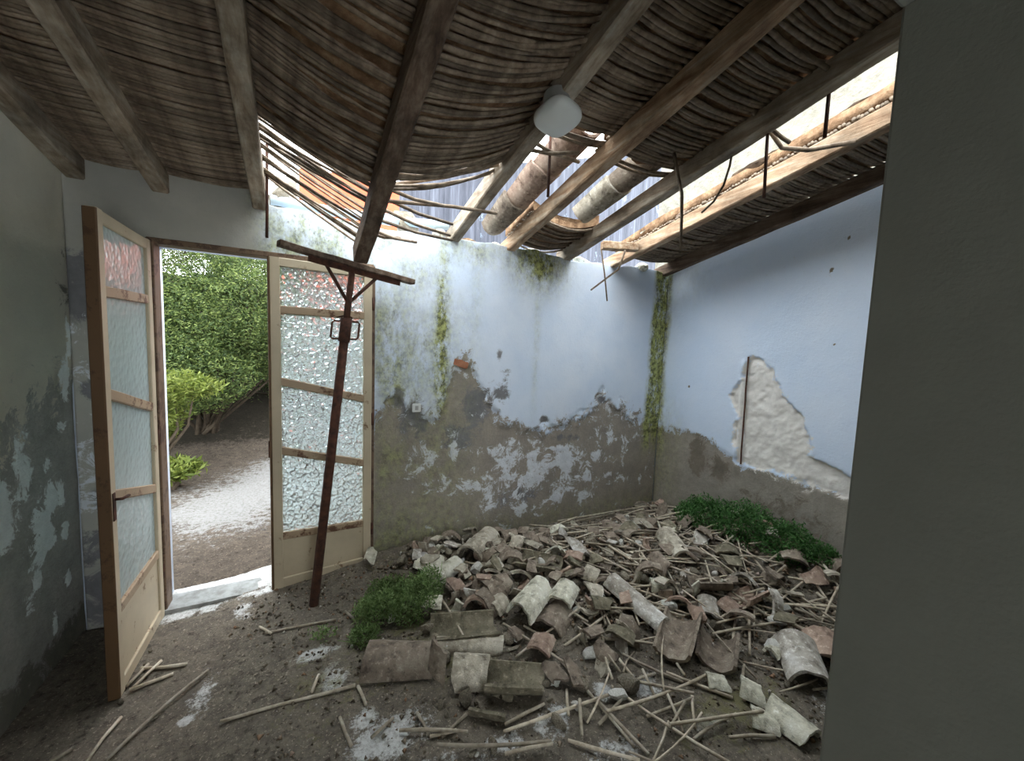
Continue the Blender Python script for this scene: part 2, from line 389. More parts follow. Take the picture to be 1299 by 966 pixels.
def build_wall_far():
    nu, nv = 420, 236
    u = np.linspace(XL, XR, nu); v = np.linspace(0, 1, nv)
    top = 2.262 + .025*fbm(u*5, u*0, 3) + .03*(vnoise(u*2.2, u*0, 9)-.5)
    top = np.where(u < -.20, 2.37, top)
    zz = np.empty((nv, nu)); k = int(nv*.88); zs = np.linspace(-.06, 2.06, k)
    zz[:k] = zs[:, None]
    for i in range(k, nv): zz[i] = 2.06 + (top-2.06)*(i-k+1)/(nv-k)
    X = np.tile(u, (nv, 1)); Z = zz
    nl = fbm(X*3, Z*3, 21, 5); nf = fbm(X*11, Z*11, 5, 4); nb = fbm(X*1.3, Z*1.3, 40, 3)
    # lower edge of the surviving paint
    bx = [XL, -.745, .375, .39, .51, .60, .74, .84, .93, 1.0, 1.08, 1.15, 1.19, 1.28, 1.43, 1.73, 1.93, 1.98, 2.1, 2.22, 2.34, 2.42, 2.54, 2.69, 2.96, 3.08]
    bz = [.2, .3, .9, 1.0, 1.14, 1.02, .98, 1.02, 1.34, 1.42, 1.40, 1.24, 1.16, .99, .87, .84, .86, .90, .92, 1.0, 1.11, 1.05, 1.0, .9, .82, .75]
    zb = np.interp(X, bx, bz)
    d = (zb - Z)/.16 + .30*nf + .15*nl
    right = sstep(.36, .40, X)
    peel = right*np.clip(.5+.5*d, 0, 1)
    # left of the doorway: grey plaster with dark lost patches
    left = 1-sstep(-.8, -.7, X)
    # over the door: bare pale plaster, greenish towards the broken roof
    over = (1-sstep(.36, .40, X))*sstep(1.9, 2.0, Z)
    white = np.zeros_like(X)
    for (cx, cz, rx, rz, a) in [(1.62, .62, .20, .05, .8), (1.85, .66, .25, .045, .8), (1.95, .5, .35, .07, .75), (1.25, .35, .08, .16, .8), (1.9, .22, .1, .1, .85), (2.1, .38, .25, .07, .7),
                                (2.45, .72, .06, .14, .8), (2.35, .55, .2, .08, .7), (2.66, .62, .06, .16, .7), (1.55, .17, .12, .08, .7), (.95, .72, .06, .14, .7), (1.12, .55, .1, .1, .6), (1.45, .48, .16, .06, .7), (2.2, .2, .15, .08, .7), (1.28, 1.1, .03, .1, .7), (1.33, 1.25, .03, .05, .7)]:
        white = np.maximum(white, a*blob(X, Z, cx, cz, rx, rz)*(1+.5*nf))
    white = np.maximum(white*.85, .20+.42*fbm(X*4.2, Z*7, 301, 5)+.28*blob(X, Z, 1.8, .5, .8, .25)+.12*blob(X, Z, .9, .5, .4, .3))
    white = np.where(peel > .4, white, 0)
    white = np.maximum(white, left*np.clip(.45+.55*nl-.25*sstep(1.5, 1.75, Z)*2, 0, 1)*sstep(.45, .6, Z)*.95)
    dark = np.zeros_like(X)
    for (cx, cz, rx, rz, a) in [(1.36, 1.30, .05, .12, .72), (1.30, 1.43, .03, .06, .55), (1.32, 1.14, .08, .10, .7), (1.12, 1.05, .16, .22, .85), (.66, .98, .12, .18, .8), (.98, .82, .18, .12, .75), (2.34, 1.06, .06, .05, .9), (.55, 1.15, .06, .1, .8), (1.72, .92, .08, .04, .6), (1.5, .3, .25, .12, .6), (2.0, .75, .3, .05, .6)]:
        dark = np.maximum(dark, a*blob(X, Z, cx, cz, rx, rz)*(1+.6*nf))
    for (cx, cz, rx, rz) in [(-.92, .65, .1, .09), (-.95, 1.22, .07, .06), (-.9, 1.45, .05, .03), (-.98, 1.75, .25, .2), (-.9, .42, .15, .08), (-.85, .2, .3, .3), (-.86, 1.02, .04, .05)]:
        dark = np.maximum(dark, blob(X, Z, cx, cz, rx, rz)*(1+.5*nf))
    moss = 1.2*blob(X, Z, .84, 1.5, .05, .8)*sstep(.95, 1.1, Z) + .95*sstep(1.3, .42, X)*right*(.58+.8*nl+.35*nb) + .34*sstep(1.5, .5, X)*right*sstep(.75, .2, Z)*(.8+.6*nl)
    moss += 1.7*sstep(2.86, 2.95, X+.03*nl+.05*(1-Z/2.2))*sstep(.4, .8, Z+.1*nl) + 1.3*blob(X, Z, 1.62, 2.2, .24, .20) + .5*blob(X, Z, 1.0, 2.2, .25, .12)*(1+nl)
    moss -= .35*right*sstep(1.0, .7, Z)*sstep(1.3, .5, X)*.6
    moss += over*sstep(-.34, -.18, X+.05*nl)*(.60+.5*nl) + .45*blob(X, Z, 1.9, .95, .25, .1)*0 + .35*sstep(.25, .0, Z)*right
    moss += .30*blob(X, Z, 1.62, 1.6, .03, .5) + .2*blob(X, Z, 1.1, 2.0, .05, .4)
    moss = np.clip(moss, 0, 1.8)
    # cement grey over the door and in the left corner is unpainted
    grey = np.clip(over*(1-sstep(-.36, -.22, X))*.0, 0, 1)
    Y = YF - .007 + .016*sstep(.35, .65, peel+.25*nf*(peel > .05)) - .005*sstep(.5, .8, white)*(peel > .4) + .003*nl + .0015*nf + .01*blob(X, Z, 1.2, 1.8, .6, .4)*nb
    P = np.stack([X, Y, Z], -1).reshape(-1, 3)
    uc = (u[:-1]+u[1:])/2; zc = (Z[:-1, :-1]+Z[1:, 1:])/2
    keep = ~((uc[None, :] > DX0) & (uc[None, :] < DX1) & (zc < DZ))
    def back(V): B = V.copy(); B[:, 1] = YF+.03; return B
    T = .24
    boxes = [(XL-.2, DX0, YF+.015, YF+T, -.2, 2.30), (DX1, XR+.2, YF+.015, YF+T, -.2, 2.22), (DX0, DX1, YF+.015, YF+T, DZ, 2.22)]
    return solid_wall('wall_far', nu, nv, P, back, M['wall_far'], {'peel': peel.ravel(), 'white': white.ravel(), 'dark': dark.ravel(), 'moss': moss.ravel(), 'grey': np.clip(left+over*(1-sstep(-.30, -.12, X+.06*nl)), 0, 1).ravel()}, keep, boxes)
WF = build_wall_far()
b_ = link('brick', box_me(.12, .03, .055, .006, 2, (0, 0, 0), (0, .25, 0)), simple('exposed_orange_brick', [srgb(150, 96, 70), srgb(184, 130, 100)], 20, .9, .5, 60), WF, (.985, YF+.003, 1.375))

def build_wall_right():
    nu, nv = 236, 262
    u = np.linspace(YF+.02, YN-.02, nu); v = np.linspace(0, 1, nv)
    top = roof_z(u)+.04
    Y = np.tile(u, (nv, 1)); Z = -.06 + v[:, None]*(top+.06)[None, :]
    nl = fbm(Y*3, Z*3, 61, 5); nf = fbm(Y*12, Z*12, 65, 4)
    bx = [.3, 1.12, 1.3, 1.42, 1.86, 1.93, 2.05, 2.15, 2.31, 2.45, 2.62, 2.8]; bz = [.66, .66, .66, .65, .64, .68, .72, .76, .80, .79, .77, .75]
    d = (np.interp(Y, bx, bz)-Z)/.10 + .18*nf
    peel = np.clip(.5+.5*d, 0, 1)
    # chased hole with a pale ragged bed; left/right edge per height
    hz = [.60, .70, .78, .82, .90, 1.01, 1.10, 1.19, 1.30, 1.43, 1.48, 1.50]
    hl = [1.93, 1.93, 1.94, 1.95, 1.94, 1.95, 1.99, 2.00, 1.93, 1.90, 1.89, 1.87]
    hr = [.30, 1.05, 1.22, 1.40, 1.41, 1.44, 1.48, 1.55, 1.62, 1.69, 1.78, 1.85]
    L = np.interp(Z, hz, hl); Rr = np.interp(Z, hz, hr)
    dd = np.minimum(np.minimum(L-Y, Y-Rr), np.minimum((1.49-Z), (Z-.62)*.8))/.05 + .9*nf + .5*nl + .3*fbm(Y*30, Z*30, 331, 3)
    hole = np.clip(.5+.5*dd, 0, 1)
    # a vertical mortar rib on the left of the hole
    dark = .9*blob(Y, Z, 1.875, 1.0, .012, .5)*sstep(.55, .65, Z)*sstep(1.52, 1.45, Z)*(1+.6*nl) + .7*blob(Y, Z, 1.88, .95, .03, .12) + .95*blob(Y, Z, 2.27, .60, .10, .18)*(1+.5*nf) + .7*blob(Y, Z, 2.05, .55, .12, .12)*(1+.8*nf)
    for (cy, cz, r) in [(1.38, 2.09, .012), (2.40, 1.21, .010), (1.3, 2.28, .007), (1.32, 1.6, .006)]: dark = np.maximum(dark, 1.2*blob(Y, Z, cy, cz, r, r*1.2))
    dark = np.maximum(dark, .55*blob(Y, Z, 1.6, .35, .5, .2)*(1+nl))
    moss = 1.1*sstep(2.64, 2.72, Y+.03*nl)*sstep(.5, .9, Z+.2*nl) + .25*sstep(2.3, 2.7, Y)*sstep(1.3, .8, Z)*(1+nl) + .12*sstep(2.0, 2.7, Y+.3*nl)*sstep(1.8, 2.1, Z)
    moss = np.clip(moss, 0, 1)
    X = XR + .006 + .022*sstep(.35, .65, hole) + (.012*nf + .008*fbm(Y*26, Z*26, 341, 4))*sstep(.4, .7, hole) + .010*sstep(.35, .65, peel)*(1-hole) + .003*nl + .004*nf*peel
    X = X - .022*blob(Y, Z, 1.91, 1.0, .022, 2)*sstep(.5, .6, Z)*sstep(1.5, 1.42, Z)
    P = np.stack([X, Y, Z], -1).reshape(-1, 3)
    def back(V): B = V.copy(); B[:, 0] = XR+.06; return B
    o = solid_wall('wall_right', nu, nv, P, back, M['wall_right'], {'peel': peel.ravel(), 'white': hole.ravel(), 'dark': dark.ravel(), 'moss': moss.ravel()}, None,
                   [(XR+.045, XR+.24, YN-2.58, YF+.24, -.2, 2.24)])
    return o
build_wall_right()
def body_strip():
    # upper, raking part of the right wall's body up to the roof slope
    bm = bmesh.new(); y0, y1 = YF+.24, YN-.2
    vs = [bm.verts.new(p) for x in (XR+.045, XR+.24) for p in ((x, y0, 2.2), (x, y1, 2.2), (x, y1, roof_z(y1)+.09), (x, y0, roof_z(y0)+.02))]
    for f in ((0,1,2,3),(7,6,5,4),(0,4,5,1),(1,5,6,2),(2,6,7,3),(3,7,4,0)): bm.faces.new([vs[i] for i in f])
    bmesh.ops.recalc_face_normals(bm, faces=bm.faces[:])
    o = link('wall_right_gable', bm_mesh(bm), M['back']); o['kind'] = 'structure'
body_strip()

def build_wall_left():
    nu, nv = 236, 262
    u = np.linspace(YN-.02, YF+.02, nu); v = np.linspace(0, 1, nv)
    top = roof_z(u)+.12
    Y = np.tile(u, (nv, 1)); Z = -.1 + v[:, None]*(top+.1)[None, :]
    nl = fbm(Y*3, Z*3, 81, 5); nf = fbm(Y*11, Z*11, 85, 4); n2 = fbm(Y*5+9, Z*2.5, 91, 5)
    peel = np.clip(.5+.5*((1.15-Z)/.25+.9*nl+.6*sstep(2.3, 2.7, Y)), 0, 1)
    white = np.zeros_like(Y)
    for (cy, cz, ry, rz, a) in [(2.42, .62, .10, .16, .9), (2.5, .72, .08, .1, .9), (2.32, .95, .07, .16, .9), (2.66, 1.28, .05, .14, .9), (2.7, 1.45, .03, .1, .9), (2.5, .90, .05, .04, .75), (2.6, .55, .04, .06, .8), (2.48, .14, .04, .08, .9),
                                (2.6, .3, .03, .04, .8), (2.3, .35, .05, .06, .7), (2.15, .8, .15, .2, .8), (1.9, .5, .2, .25, .7), (2.62, 1.05, .05, .05, .7), (2.58, .72, .04, .12, .7), (1.5, .7, .25, .3, .7), (2.38, .42, .04, .05, .75)]:
        white = np.maximum(white, a*blob(Y, Z, cy, cz, ry, rz)*(1+.7*nf+.3*nl))
    dark = np.clip(.75*sstep(.22, .02, Z)+.2*nl, 0, 1) + .5*blob(Y, Z, 2.72, 1.75, .1, .2)
    moss = np.clip(.25*nl*sstep(.8, .2, Z), 0, 1)
    X = XL - .004 - .010*sstep(.35, .65, peel+.2*nf) + .004*sstep(.5, .7, white) + .003*nl + .002*nf
    P = np.stack([X, Y, Z], -1).reshape(-1, 3)
    def back(V): B = V.copy(); B[:, 0] = XL-.06; return B
    solid_wall('wall_left', nu, nv, P, back, M['wall_left'], {'peel': peel.ravel(), 'white': white.ravel(), 'dark': dark.ravel(), 'moss': moss.ravel()}, None,
               [(XL-.24, XL-.04, YN-2.58, YF+.24, -.2, 2.34), (XL-.24, XL-.04, YN-2.58, 1.6, 2.3, 2.85)])
build_wall_left()

# near partition with the opening the picture looks through, and the dim room behind it
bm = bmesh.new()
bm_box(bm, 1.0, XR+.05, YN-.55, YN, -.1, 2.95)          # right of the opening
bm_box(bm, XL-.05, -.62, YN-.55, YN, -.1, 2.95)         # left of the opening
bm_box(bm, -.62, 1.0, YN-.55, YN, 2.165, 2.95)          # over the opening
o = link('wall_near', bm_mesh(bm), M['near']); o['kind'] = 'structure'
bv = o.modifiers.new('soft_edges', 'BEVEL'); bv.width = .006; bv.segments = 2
bm = bmesh.new(); bm_box(bm, XL-.24, .0, -2.2, -2.0, -.2, 2.95); bm_box(bm, .85, XR+.24, -2.2, -2.0, -.2, 2.95); bm_box(bm, .0, .85, -2.2, -2.0, 2.05, 2.95)  # unseen back wall; its doorway is added and sized to give fill light
o = link('wall_back', bm_mesh(bm), M['back']); o['kind'] = 'structure'
bm = bmesh.new(); bm_box(bm, XL-.24, XR+.24, -2.2, YN-.5, 2.85, 3.0)
o = link('ceiling', bm_mesh(bm), M['back']); o['kind'] = 'structure'

# ------------------------------------------------------------------ floor
def build_floor():
    nu, nv = 340, 330
    u = np.linspace(XL-.02, XR+.02, nu); v = np.concatenate([np.linspace(-2.2, .3, 40), np.linspace(.31, YF+.25, nv-40)])
    X, Y = np.meshgrid(u, v)
    nl = fbm(X*3, Y*3, 101, 4); nf = fbm(X*14, Y*14, 107, 4); nc = fbm(X*34, Y*34, 111, 3)
    pile = np.clip(hm(X, Y)/.08, 0, 1)
    Z = hm(X, Y) + .006*nl + .013*nf*(.35+pile) + .008*nc*(.35+pile) - .006*pile
    Z = np.where(Y > YF-.01, np.minimum(Z, .0)-.01, Z)
    white = np.zeros_like(X)
    for (cx, cy, rx, ry, a) in [(.02, 1.98, .10, .05, .9), (.08, 1.8, .07, .12, .85), (.27, 1.42, .16, .10, .95), (.18, 1.52, .08, .06, .7), (.86, 1.19, .1, .08, .8), (.64, 1.2, .1, .07, .75), (1.34, 1.16, .08, .06, .85), (1.14, 1.22, .06, .05, .8),
                                (-.33, 2.52, .05, .12, .8), (-.62, 2.66, .2, .07, .9), (-.25, 2.66, .15, .06, .8), (-.39, 2.21, .02, .02, .7), (-.45, 1.87, .03, .03, .8), (1.44, .91, .1, .06, .7), (.4, 1.2, .2, .08, .7), (1.0, 1.0, .15, .06, .6), (-.42, 2.02, .06, .2, .5), (2.0, .75, .2, .1, .5)]:
        white = np.maximum(white, a*blob(X, Y, cx, cy, rx, ry)*(1+.7*nf))
    white = np.maximum(white, .9*sstep(YF-.04, YF+.02, Y+.02*nl)*(X > DX0-.1)*(X < DX1))
    moss = np.clip(.55*blob(X, Y, .3, 1.75, .5, .35)*(1+nl)+.5*blob(X, Y, .55, 2.3, .5, .4)*(1+nl)+.5*blob(X, Y, 1.6, .9, .4, .2)*(1+nl)+.4*blob(X, Y, 3.0, 1.1, .3, .3), 0, 1)
    idx = np.arange(nu*nv).reshape(nv, nu)
    q = np.stack([idx[:-1, :-1], idx[:-1, 1:], idx[1:, 1:], idx[1:, :-1]], -1).reshape(-1, 4)
    me = np_mesh(np.stack([X, Y, Z], -1).reshape(-1, 3), q, 'floor', True, {'white': white.ravel(), 'moss': moss.ravel()})
    o = link('floor', me, M['soil']); o['kind'] = 'structure'
build_floor()
# pale threshold slab of the doorway
bm = bmesh.new(); bmesh.ops.create_grid(bm, x_segments=24, y_segments=4, size=.5)
for vv in bm.verts:
    x, y = vv.co.x, vv.co.y; vv.co = Vector((DX0+.01+(x+.5)*(DX1-DX0-.02), YF-.03+(y+.5)*.16, -.028+.006*vnoise(np.array(x*9), np.array(y*5), 3)))
r = bmesh.ops.extrude_face_region(bm, geom=bm.faces[:]); bmesh.ops.translate(bm, vec=(0, 0, -.05), verts=[g for g in r['geom'] if isinstance(g, bmesh.types.BMVert)])
bmesh.ops.recalc_face_normals(bm, faces=bm.faces[:])
o = link('trim_1', bm_mesh(bm), simple('worn_threshold_lime', [srgb(120, 120, 116), srgb(150, 152, 150), srgb(170, 172, 172)], 14, .9, .5, 60)); o['kind'] = 'structure'; o['label'] = 'pale worn threshold slab in the doorway'

# outside ground
def build_outside():
    nu, nv = 160, 150
    u = np.linspace(-6, 6, nu); v = np.concatenate([np.linspace(YF+.2, 7, nv-30), np.linspace(7.1, 14, 30)])
    X, Y = np.meshgrid(u, v); nl = fbm(X*1.2, Y*1.2, 131, 4); nf = fbm(X*6, Y*6, 137, 4)
    bank = sstep(-.9, -2.6, X+.25*(Y-4.5))*sstep(4.2, 6.5, Y)*.5 + sstep(5.9, 9.5, Y)*2.7
    Z = -.06 + bank + .03*nl + .02*nf
    white = np.clip(.8*blob(X, Y, -.7, 4.5, .6, .9)*(1+.6*nl) + .6*blob(X, Y, -.3, 5.2, .5, 1)*(1+nl), 0, 1)
    moss = np.clip(.95*sstep(.03, .25, bank)*(1+.5*nl), 0, 1)  # mask that turns the rising bank dark brown
    idx = np.arange(nu*nv).reshape(nv, nu)
    q = np.stack([idx[:-1, :-1], idx[:-1, 1:], idx[1:, 1:], idx[1:, :-1]], -1).reshape(-1, 4)
    o = link('ground', np_mesh(np.stack([X, Y, Z], -1).reshape(-1, 3), q, 'ground', True, {'white': white.ravel(), 'moss': moss.ravel()}), M['path']); o['kind'] = 'structure'
build_outside()

# ------------------------------------------------------------------ rafters
RW, RH = .072, .10
# name key: near end (x, underside z at YN), far end (x, y, underside z)
raf = {}
def rafter(key, xn, xf, label, mat='rafter', dz_n=0., dz_f=0., y_far=YF+.10, wd=RW, ht=RH, seed=1):
    zn = roof_z(YN)+dz_n; zf = roof_z(YF)+dz_f
    sl = (zf-zn)/(YF-YN)
    ye = y_far; ze = zf+sl*(ye-YF); xe = xf+(xf-xn)/(YF-YN)*(ye-YF)
    me = beam_me((xn, YN-.02, zn+ht/2), (xe, ye, ze+ht/2), wd, ht, 16, .0022, .007, seed=seed)
    o = link('roof_rafter', me, M[mat]); tag(o, label, 'rafter', 'roof rafters')
    raf[key] = (xn, xf, zn+ht, sl)
    return o
def rtop(key, y):
    xn, xf, zt, sl = raf[key]; t = (y-YN)/(YF-YN)
    return xn+(xf-xn)*t, zt+sl*(y-YN)
rafter(0, -.985, -.995, 'pale timber rafter running along the peeling left wall', seed=11)
rafter(1, -.668, -.680, 'timber rafter over the open door leaf, second from the left wall', seed=12)
rafter(2, -.165, -.245, 'timber rafter whose end bears on the wall over the doorway beside the torn reeds', seed=13)
# the slipped one that the iron prop carries
A3 = Vector((.268, 2.47, 1.953)); B3 = Vector((.362, YN-.02, 2.69))
o = link('roof_rafter', beam_me(B3+Vector((0, 0, .05)), A3+Vector((0, 0, .05)), .078, .10, 16, .002, .007, seed=14), M['rafter_dark'])
tag(o, 'slipped dark timber rafter resting on the rusty iron prop', 'rafter', 'roof rafters')
raf[3] = (B3.x, B3.x+(A3.x-B3.x)*(YF-B3.y)/(A3.y-B3.y), B3.z+.10, (A3.z-B3.z)/(A3.y-B3.y))
rafter(4, .915, .915, 'timber rafter that the white globe lamp hangs from', seed=15)
rafter(5, 1.355, 1.365, 'split warm brown timber rafter beside the exposed channel tiles', 'rafter_warm', seed=16)
rafter(6, 1.875, 1.885, 'timber rafter along the open gap in the roof', seed=17)
rafter(7, 2.43, 2.375, 'pale sunlit timber rafter between the open gap and the narrow reed strip', 'rafter_warm', seed=18)
rafter(8, 2.985, 3.01, 'dark timber rafter lying against the blue right wall', 'rafter_dark', wd=.07, seed=19)

# ------------------------------------------------------------------ reed matting between the rafters, each reed its own piece
def reed_variant(L, drop, sag, rad, seed, k=6, n=8, kink=.0025):
    r = random.Random(seed); pts = []; rr = []
    for i in range(n+1):
        t = i/n; pts.append((L*t, r.uniform(-kink, kink), drop*t - sag*4*t*(1-t)+r.uniform(-kink, kink)*.5))
        rr.append(rad*r.uniform(.88, 1.1))
    return tube_me(pts, rr, k)
def bay(ka, kb, y0, y1, label, sag=.02, xa=None, xb=None, pitch=.0172, rad=.0092, gaps=None, seed=0, slab_to=None, mess=1.0, torn=None):
    rd = random.Random(seed)
    mid = rtop(ka if ka is not None else kb, (y0+y1)/2)
    root = empty('reed_mat', (mid[0], y0, mid[1])); tag(root, label, 'reed mat', 'reed mats between the rafters')
    def ends(y):
        a = rtop(ka, y) if ka is not None else (xa, rtop(kb, y)[1]); b = rtop(kb, y) if kb is not None else (xb, rtop(ka, y)[1]); return a, b
    # mesh variants re-made every stretch of the slope because the drop changes
    y = y0; vs = None; last = -9; i = 0
    while y < y1:
        (ax, az), (bx, bz) = ends(y)
        if y-last > (.05 if 3 in (ka, kb) else .22):
            L = bx-ax+.05
            tn = torn is not None and y > torn
            vs = [reed_variant(L, bz-az, sag*rd.uniform(.85, 1.15)*(.3 if tn else 1), rad*rd.uniform(.8, 1.1)*(.68 if tn else 1), rd.random()) for _ in range(5)]; last = y
        if gaps is None or rd.random() > gaps(y):
            me = rd.choice(vs)
            o = link('reed', me, M['reed_roof'], root)
            o.location = Vector((ax-.025, y, az+rad+rd.uniform(0, .008)*mess)) - root.location
            o.rotation_euler = (rd.uniform(-.4, .4), 0, rd.gauss(0, .010)*mess)
        y += pitch*rd.uniform(.8, 1.2)*(.8 if torn is not None and y > torn else 1); i += 1
    # mud bed on top of the reeds
    if slab_to is None: slab_to = y1
    if slab_to > y0:
        n = 40; m = 10; V = []; F = []
        for lay in (0, 1):
            for j in range(n+1):
                t = j/n; yy = y0+(slab_to-y0)*t
                for k in range(m+1):
                    u = k/m; ye = yy + (.08*float(fbm(np.array(u*4+seed), np.array(seed*3.1), 5)) if j == n else 0)
                    (ax, az), (bx, bz) = ends(yy)
                    z = az+(bz-az)*u - sag*4*u*(1-u) + rad*2 + .012 + lay*(.05+.02*float(vnoise(np.array(u*6+seed), np.array(yy*7), 9)))
                    V.append((ax-.02+(bx-ax+.04)*u, ye, z))
        w_ = m+1; N = (n+1)*w_
        for j in range(n):
            for k in range(m):
                a = j*w_+k; F.append((a, a+w_, a+w_+1, a+1)); F.append((N+a, N+a+1, N+a+w_+1, N+a+w_))
        for j in range(n):
            for k in (0, m):
                a = j*w_+k; F.append((a, a+w_, N+a+w_, N+a) if k else (a, N+a, N+a+w_, a+w_))
        for k in range(m):
            for j in (0, n):
                a = j*w_+k; F.append((a, a+1, N+a+1, N+a) if j else (a, N+a, N+a+1, a+1))
        s = link('mud_bed', py_mesh(V, F, smooth=True), M['mortar'], root); s.location = -root.location
    return root
bay(None, 0, YN+.04, YF-.04, 'narrow strip of reeds between the left wall and the first rafter', xa=XL+.045, sag=.0, seed=1)
bay(0, 1, YN+.04, YF+.02, 'reed matting between the first and second rafter from the peeling left wall', seed=2)
bay(1, 2, YN+.04, YF+.02, 'reed matting over the doorway lintel, whole down to the wall', seed=3)
bay(2, 3, YN+.04, 2.5, 'sagging reed matting torn open over the doorway with sky between its stalks', sag=.03, seed=4, slab_to=2.02, gaps=lambda y: 0.0 if y < 2.0 else float(vnoise(np.array(y*17.), np.array(.5), 4) > .63), mess=1.0, torn=2.0)
bay(3, 4, YN+.04, 2.02, 'sagging reed matting between the slipped rafter and the rafter with the lamp', sag=.05, seed=5, slab_to=1.90, gaps=lambda y: 0.02 if y < 1.85 else .25, mess=1.8)
bay(4, 5, YN+.04, 1.68, 'reed matting on the right of the globe lamp, ending at the broken tiles', sag=.03, seed=6, slab_to=1.62, gaps=lambda y: 0.02 if y < 1.55 else .25, mess=1.5)
bay(5, 6, YN+.04, 1.72, 'bristly reed matting left of the open roof gap', sag=.035, seed=7, slab_to=1.66, gaps=lambda y: 0.02 if y < 1.5 else .2, mess=1.8)
bay(7, 8, YN+.04, YF-.05, 'narrow reed matting strip above the blue right wall', sag=.03, seed=8, mess=1.6)
# what is left at the foot of the bay beside the split rafter
bay(5, 6, 2.36, YF+.04, 'sunken remnant of reeds on the wall head below the broken tiles', sag=.07, seed=9, pitch=.022, mess=2.5)

# ------------------------------------------------------------------ barrel tiles
def tile_me(L, r0, r1, th=.013, arc=165, nl=8, na=10, seed=0, broken=0., chip=0., bump=.002):
    """curved clay tile along +X, convex side up, centre of the arc's chord at the origin"""
    rd = random.Random(seed); V = []; F = []
    cut = [[rd.uniform(0, 1) for _ in range(na+1)] for _ in range(2)]
    ph = [rd.uniform(0, 6), rd.uniform(0, 6)]
    def endoff(e, j):
        t = j/na; return broken*L*(.5*(math.sin(ph[e]+t*4.2)+1)*.6+.4*cut[e][j]*.6)
    a0 = math.radians(90-arc/2); a1 = math.radians(90+arc/2)
    e0 = rd.random() < .6
    for lay in (0, 1):
        for i in range(nl+1):
            for j in range(na+1):
                xa = -L/2 + (endoff(0, j) if e0 else 0); xb = L/2 - endoff(1, j)
                t = i/nl; x = xa+(xb-xa)*t
                r = r0+(r1-r0)*((x+L/2)/L) + (th if lay else 0) + rd.uniform(-bump, bump)
                a = a1+(a0-a1)*j/na
                if chip: a = a1+(a0-a1)*((j/na)*(1-chip*(.5+.5*math.sin(ph[1]+t*3))))
                V.append((x, r*math.cos(a), r*math.sin(a)-r0*.45))
    w_ = na+1; N = (nl+1)*w_
    for i in range(nl):
        for j in range(na):
            a = i*w_+j; F.append((a, a+1, a+w_+1, a+w_)); F.append((N+a, N+a+w_, N+a+w_+1, N+a+1))
    for i in range(nl):
        for j in (0, na):
            a = i*w_+j; F.append((a, a+w_, N+a+w_, N+a) if j == 0 else (a, N+a, N+a+w_, a+w_))
    for j in range(na):
        for i in (0, nl):
            a = i*w_+j; F.append((a, N+a, N+a+1, a+1) if i == 0 else (a, a+1, N+a+1, N+a))
    me = py_mesh(V, F)
    bm = bmesh.new(); bm.from_mesh(me); bmesh.ops.recalc_face_normals(bm, faces=bm.faces[:])
    for e in bm.edges:
        if len(e.link_faces) == 2 and e.calc_face_angle(0) < 1.0: e.smooth = True
        else: e.smooth = False
    for f in bm.faces: f.smooth = True
    bm.to_mesh(me); bm.free()
    return me
def orient(p, q, roll=0.):
    """rotation taking +X to q-p with +Z kept up, rolled about the axis"""
    d = (Vector(q)-Vector(p)).normalized(); s = Vector((0, 0, 1)).cross(d)
    if s.length < 1e-3: s = Vector((0, 1, 0))
    s.normalize(); u = d.cross(s)
    m = Matrix((d, s, u)).transposed()
    return (m @ Matrix.Rotation(roll, 3, 'X')).to_euler()
# channel tiles left hanging on the roof, seen from below
def roof_tile(x, y0, y1, dz, label, clay, seed, r=.095):
    p = Vector((x, y0, roof_z(y0)+dz)); q = Vector((x, y1, roof_z(y1)+dz-.015))
    me = tile_me((q-p).length, r, r*.82, .014, 170, seed=seed, broken=.12)
    o = link('channel_tile', me, M[clay], None, (p+q)/2, orient(p, q, math.pi)); tag(o, label, 'roof tile', 'channel tiles on the roof'); return o
roof_tile(1.235, 1.62, 2.06, .175, 'orange clay channel tile, uppermost of the row beside the split rafter', 'clay3', 1)
roof_tile(1.225, 1.98, 2.40, .165, 'clay channel tile in the middle of the row beside the split rafter', 'clay3', 2)
roof_tile(1.215, 2.32, 2.74, .155, 'clay channel tile at the wall end of the row beside the split rafter', 'clay0', 3)
roof_tile(1.735, 1.62, 2.04, .17, 'buff clay channel tile, upper one of the row left of the open gap', 'clay0', 4)
roof_tile(1.735, 1.96, 2.36, .16, 'buff clay channel tile, lower one of the row left of the open gap', 'clay1', 5)
# broken crust of mud and tile along the sunlit rafter
def lump_me(sx, sy, sz, seed, sub=2, rough=.25):
    bm = bmesh.new(); bmesh.ops.create_icosphere(bm, subdivisions=sub, radius=.5); rd = random.Random(seed)
    off = [Vector((rd.uniform(-1, 1), rd.uniform(-1, 1), rd.uniform(-1, 1))).normalized() for _ in range(9)]
    cutd = [rd.uniform(.28, .42) for _ in off]
    for v in bm.verts:
        for n_, d_ in zip(off, cutd):
            e = v.co.dot(n_)-d_
            if e > 0: v.co -= n_*e
        v.co *= 1+rd.uniform(-rough, rough)*.25
        v.co.x *= sx; v.co.y *= sy; v.co.z *= sz
    return bm_mesh(bm)
for k, (y, L, hh, clay, lab) in enumerate([(1.05, .62, .075, 'dark_mud', 'dark broken crust of roof mud on the sunlit rafter near the partition'), (1.55, .5, .07, 'dark_mud', 'middle piece of broken mud crust on the sunlit rafter'),
                                  (2.0, .45, .06, 'clay3', 'orange broken crust of mud and tile on the sunlit rafter towards the door wall'), (2.4, .3, .05, 'clay4', 'mossy pale lump of roof mud on the sunlit rafter at the corner')]):
    x, z = rtop(7, y)
    o = link('mud_crust', lump_me(.17, L, hh*2, 40+k, 3, .5), M[clay], None, (x+.06, y, z+hh*.9), (-math.atan(SL), 0, 0)); tag(o, lab, 'roof mud')
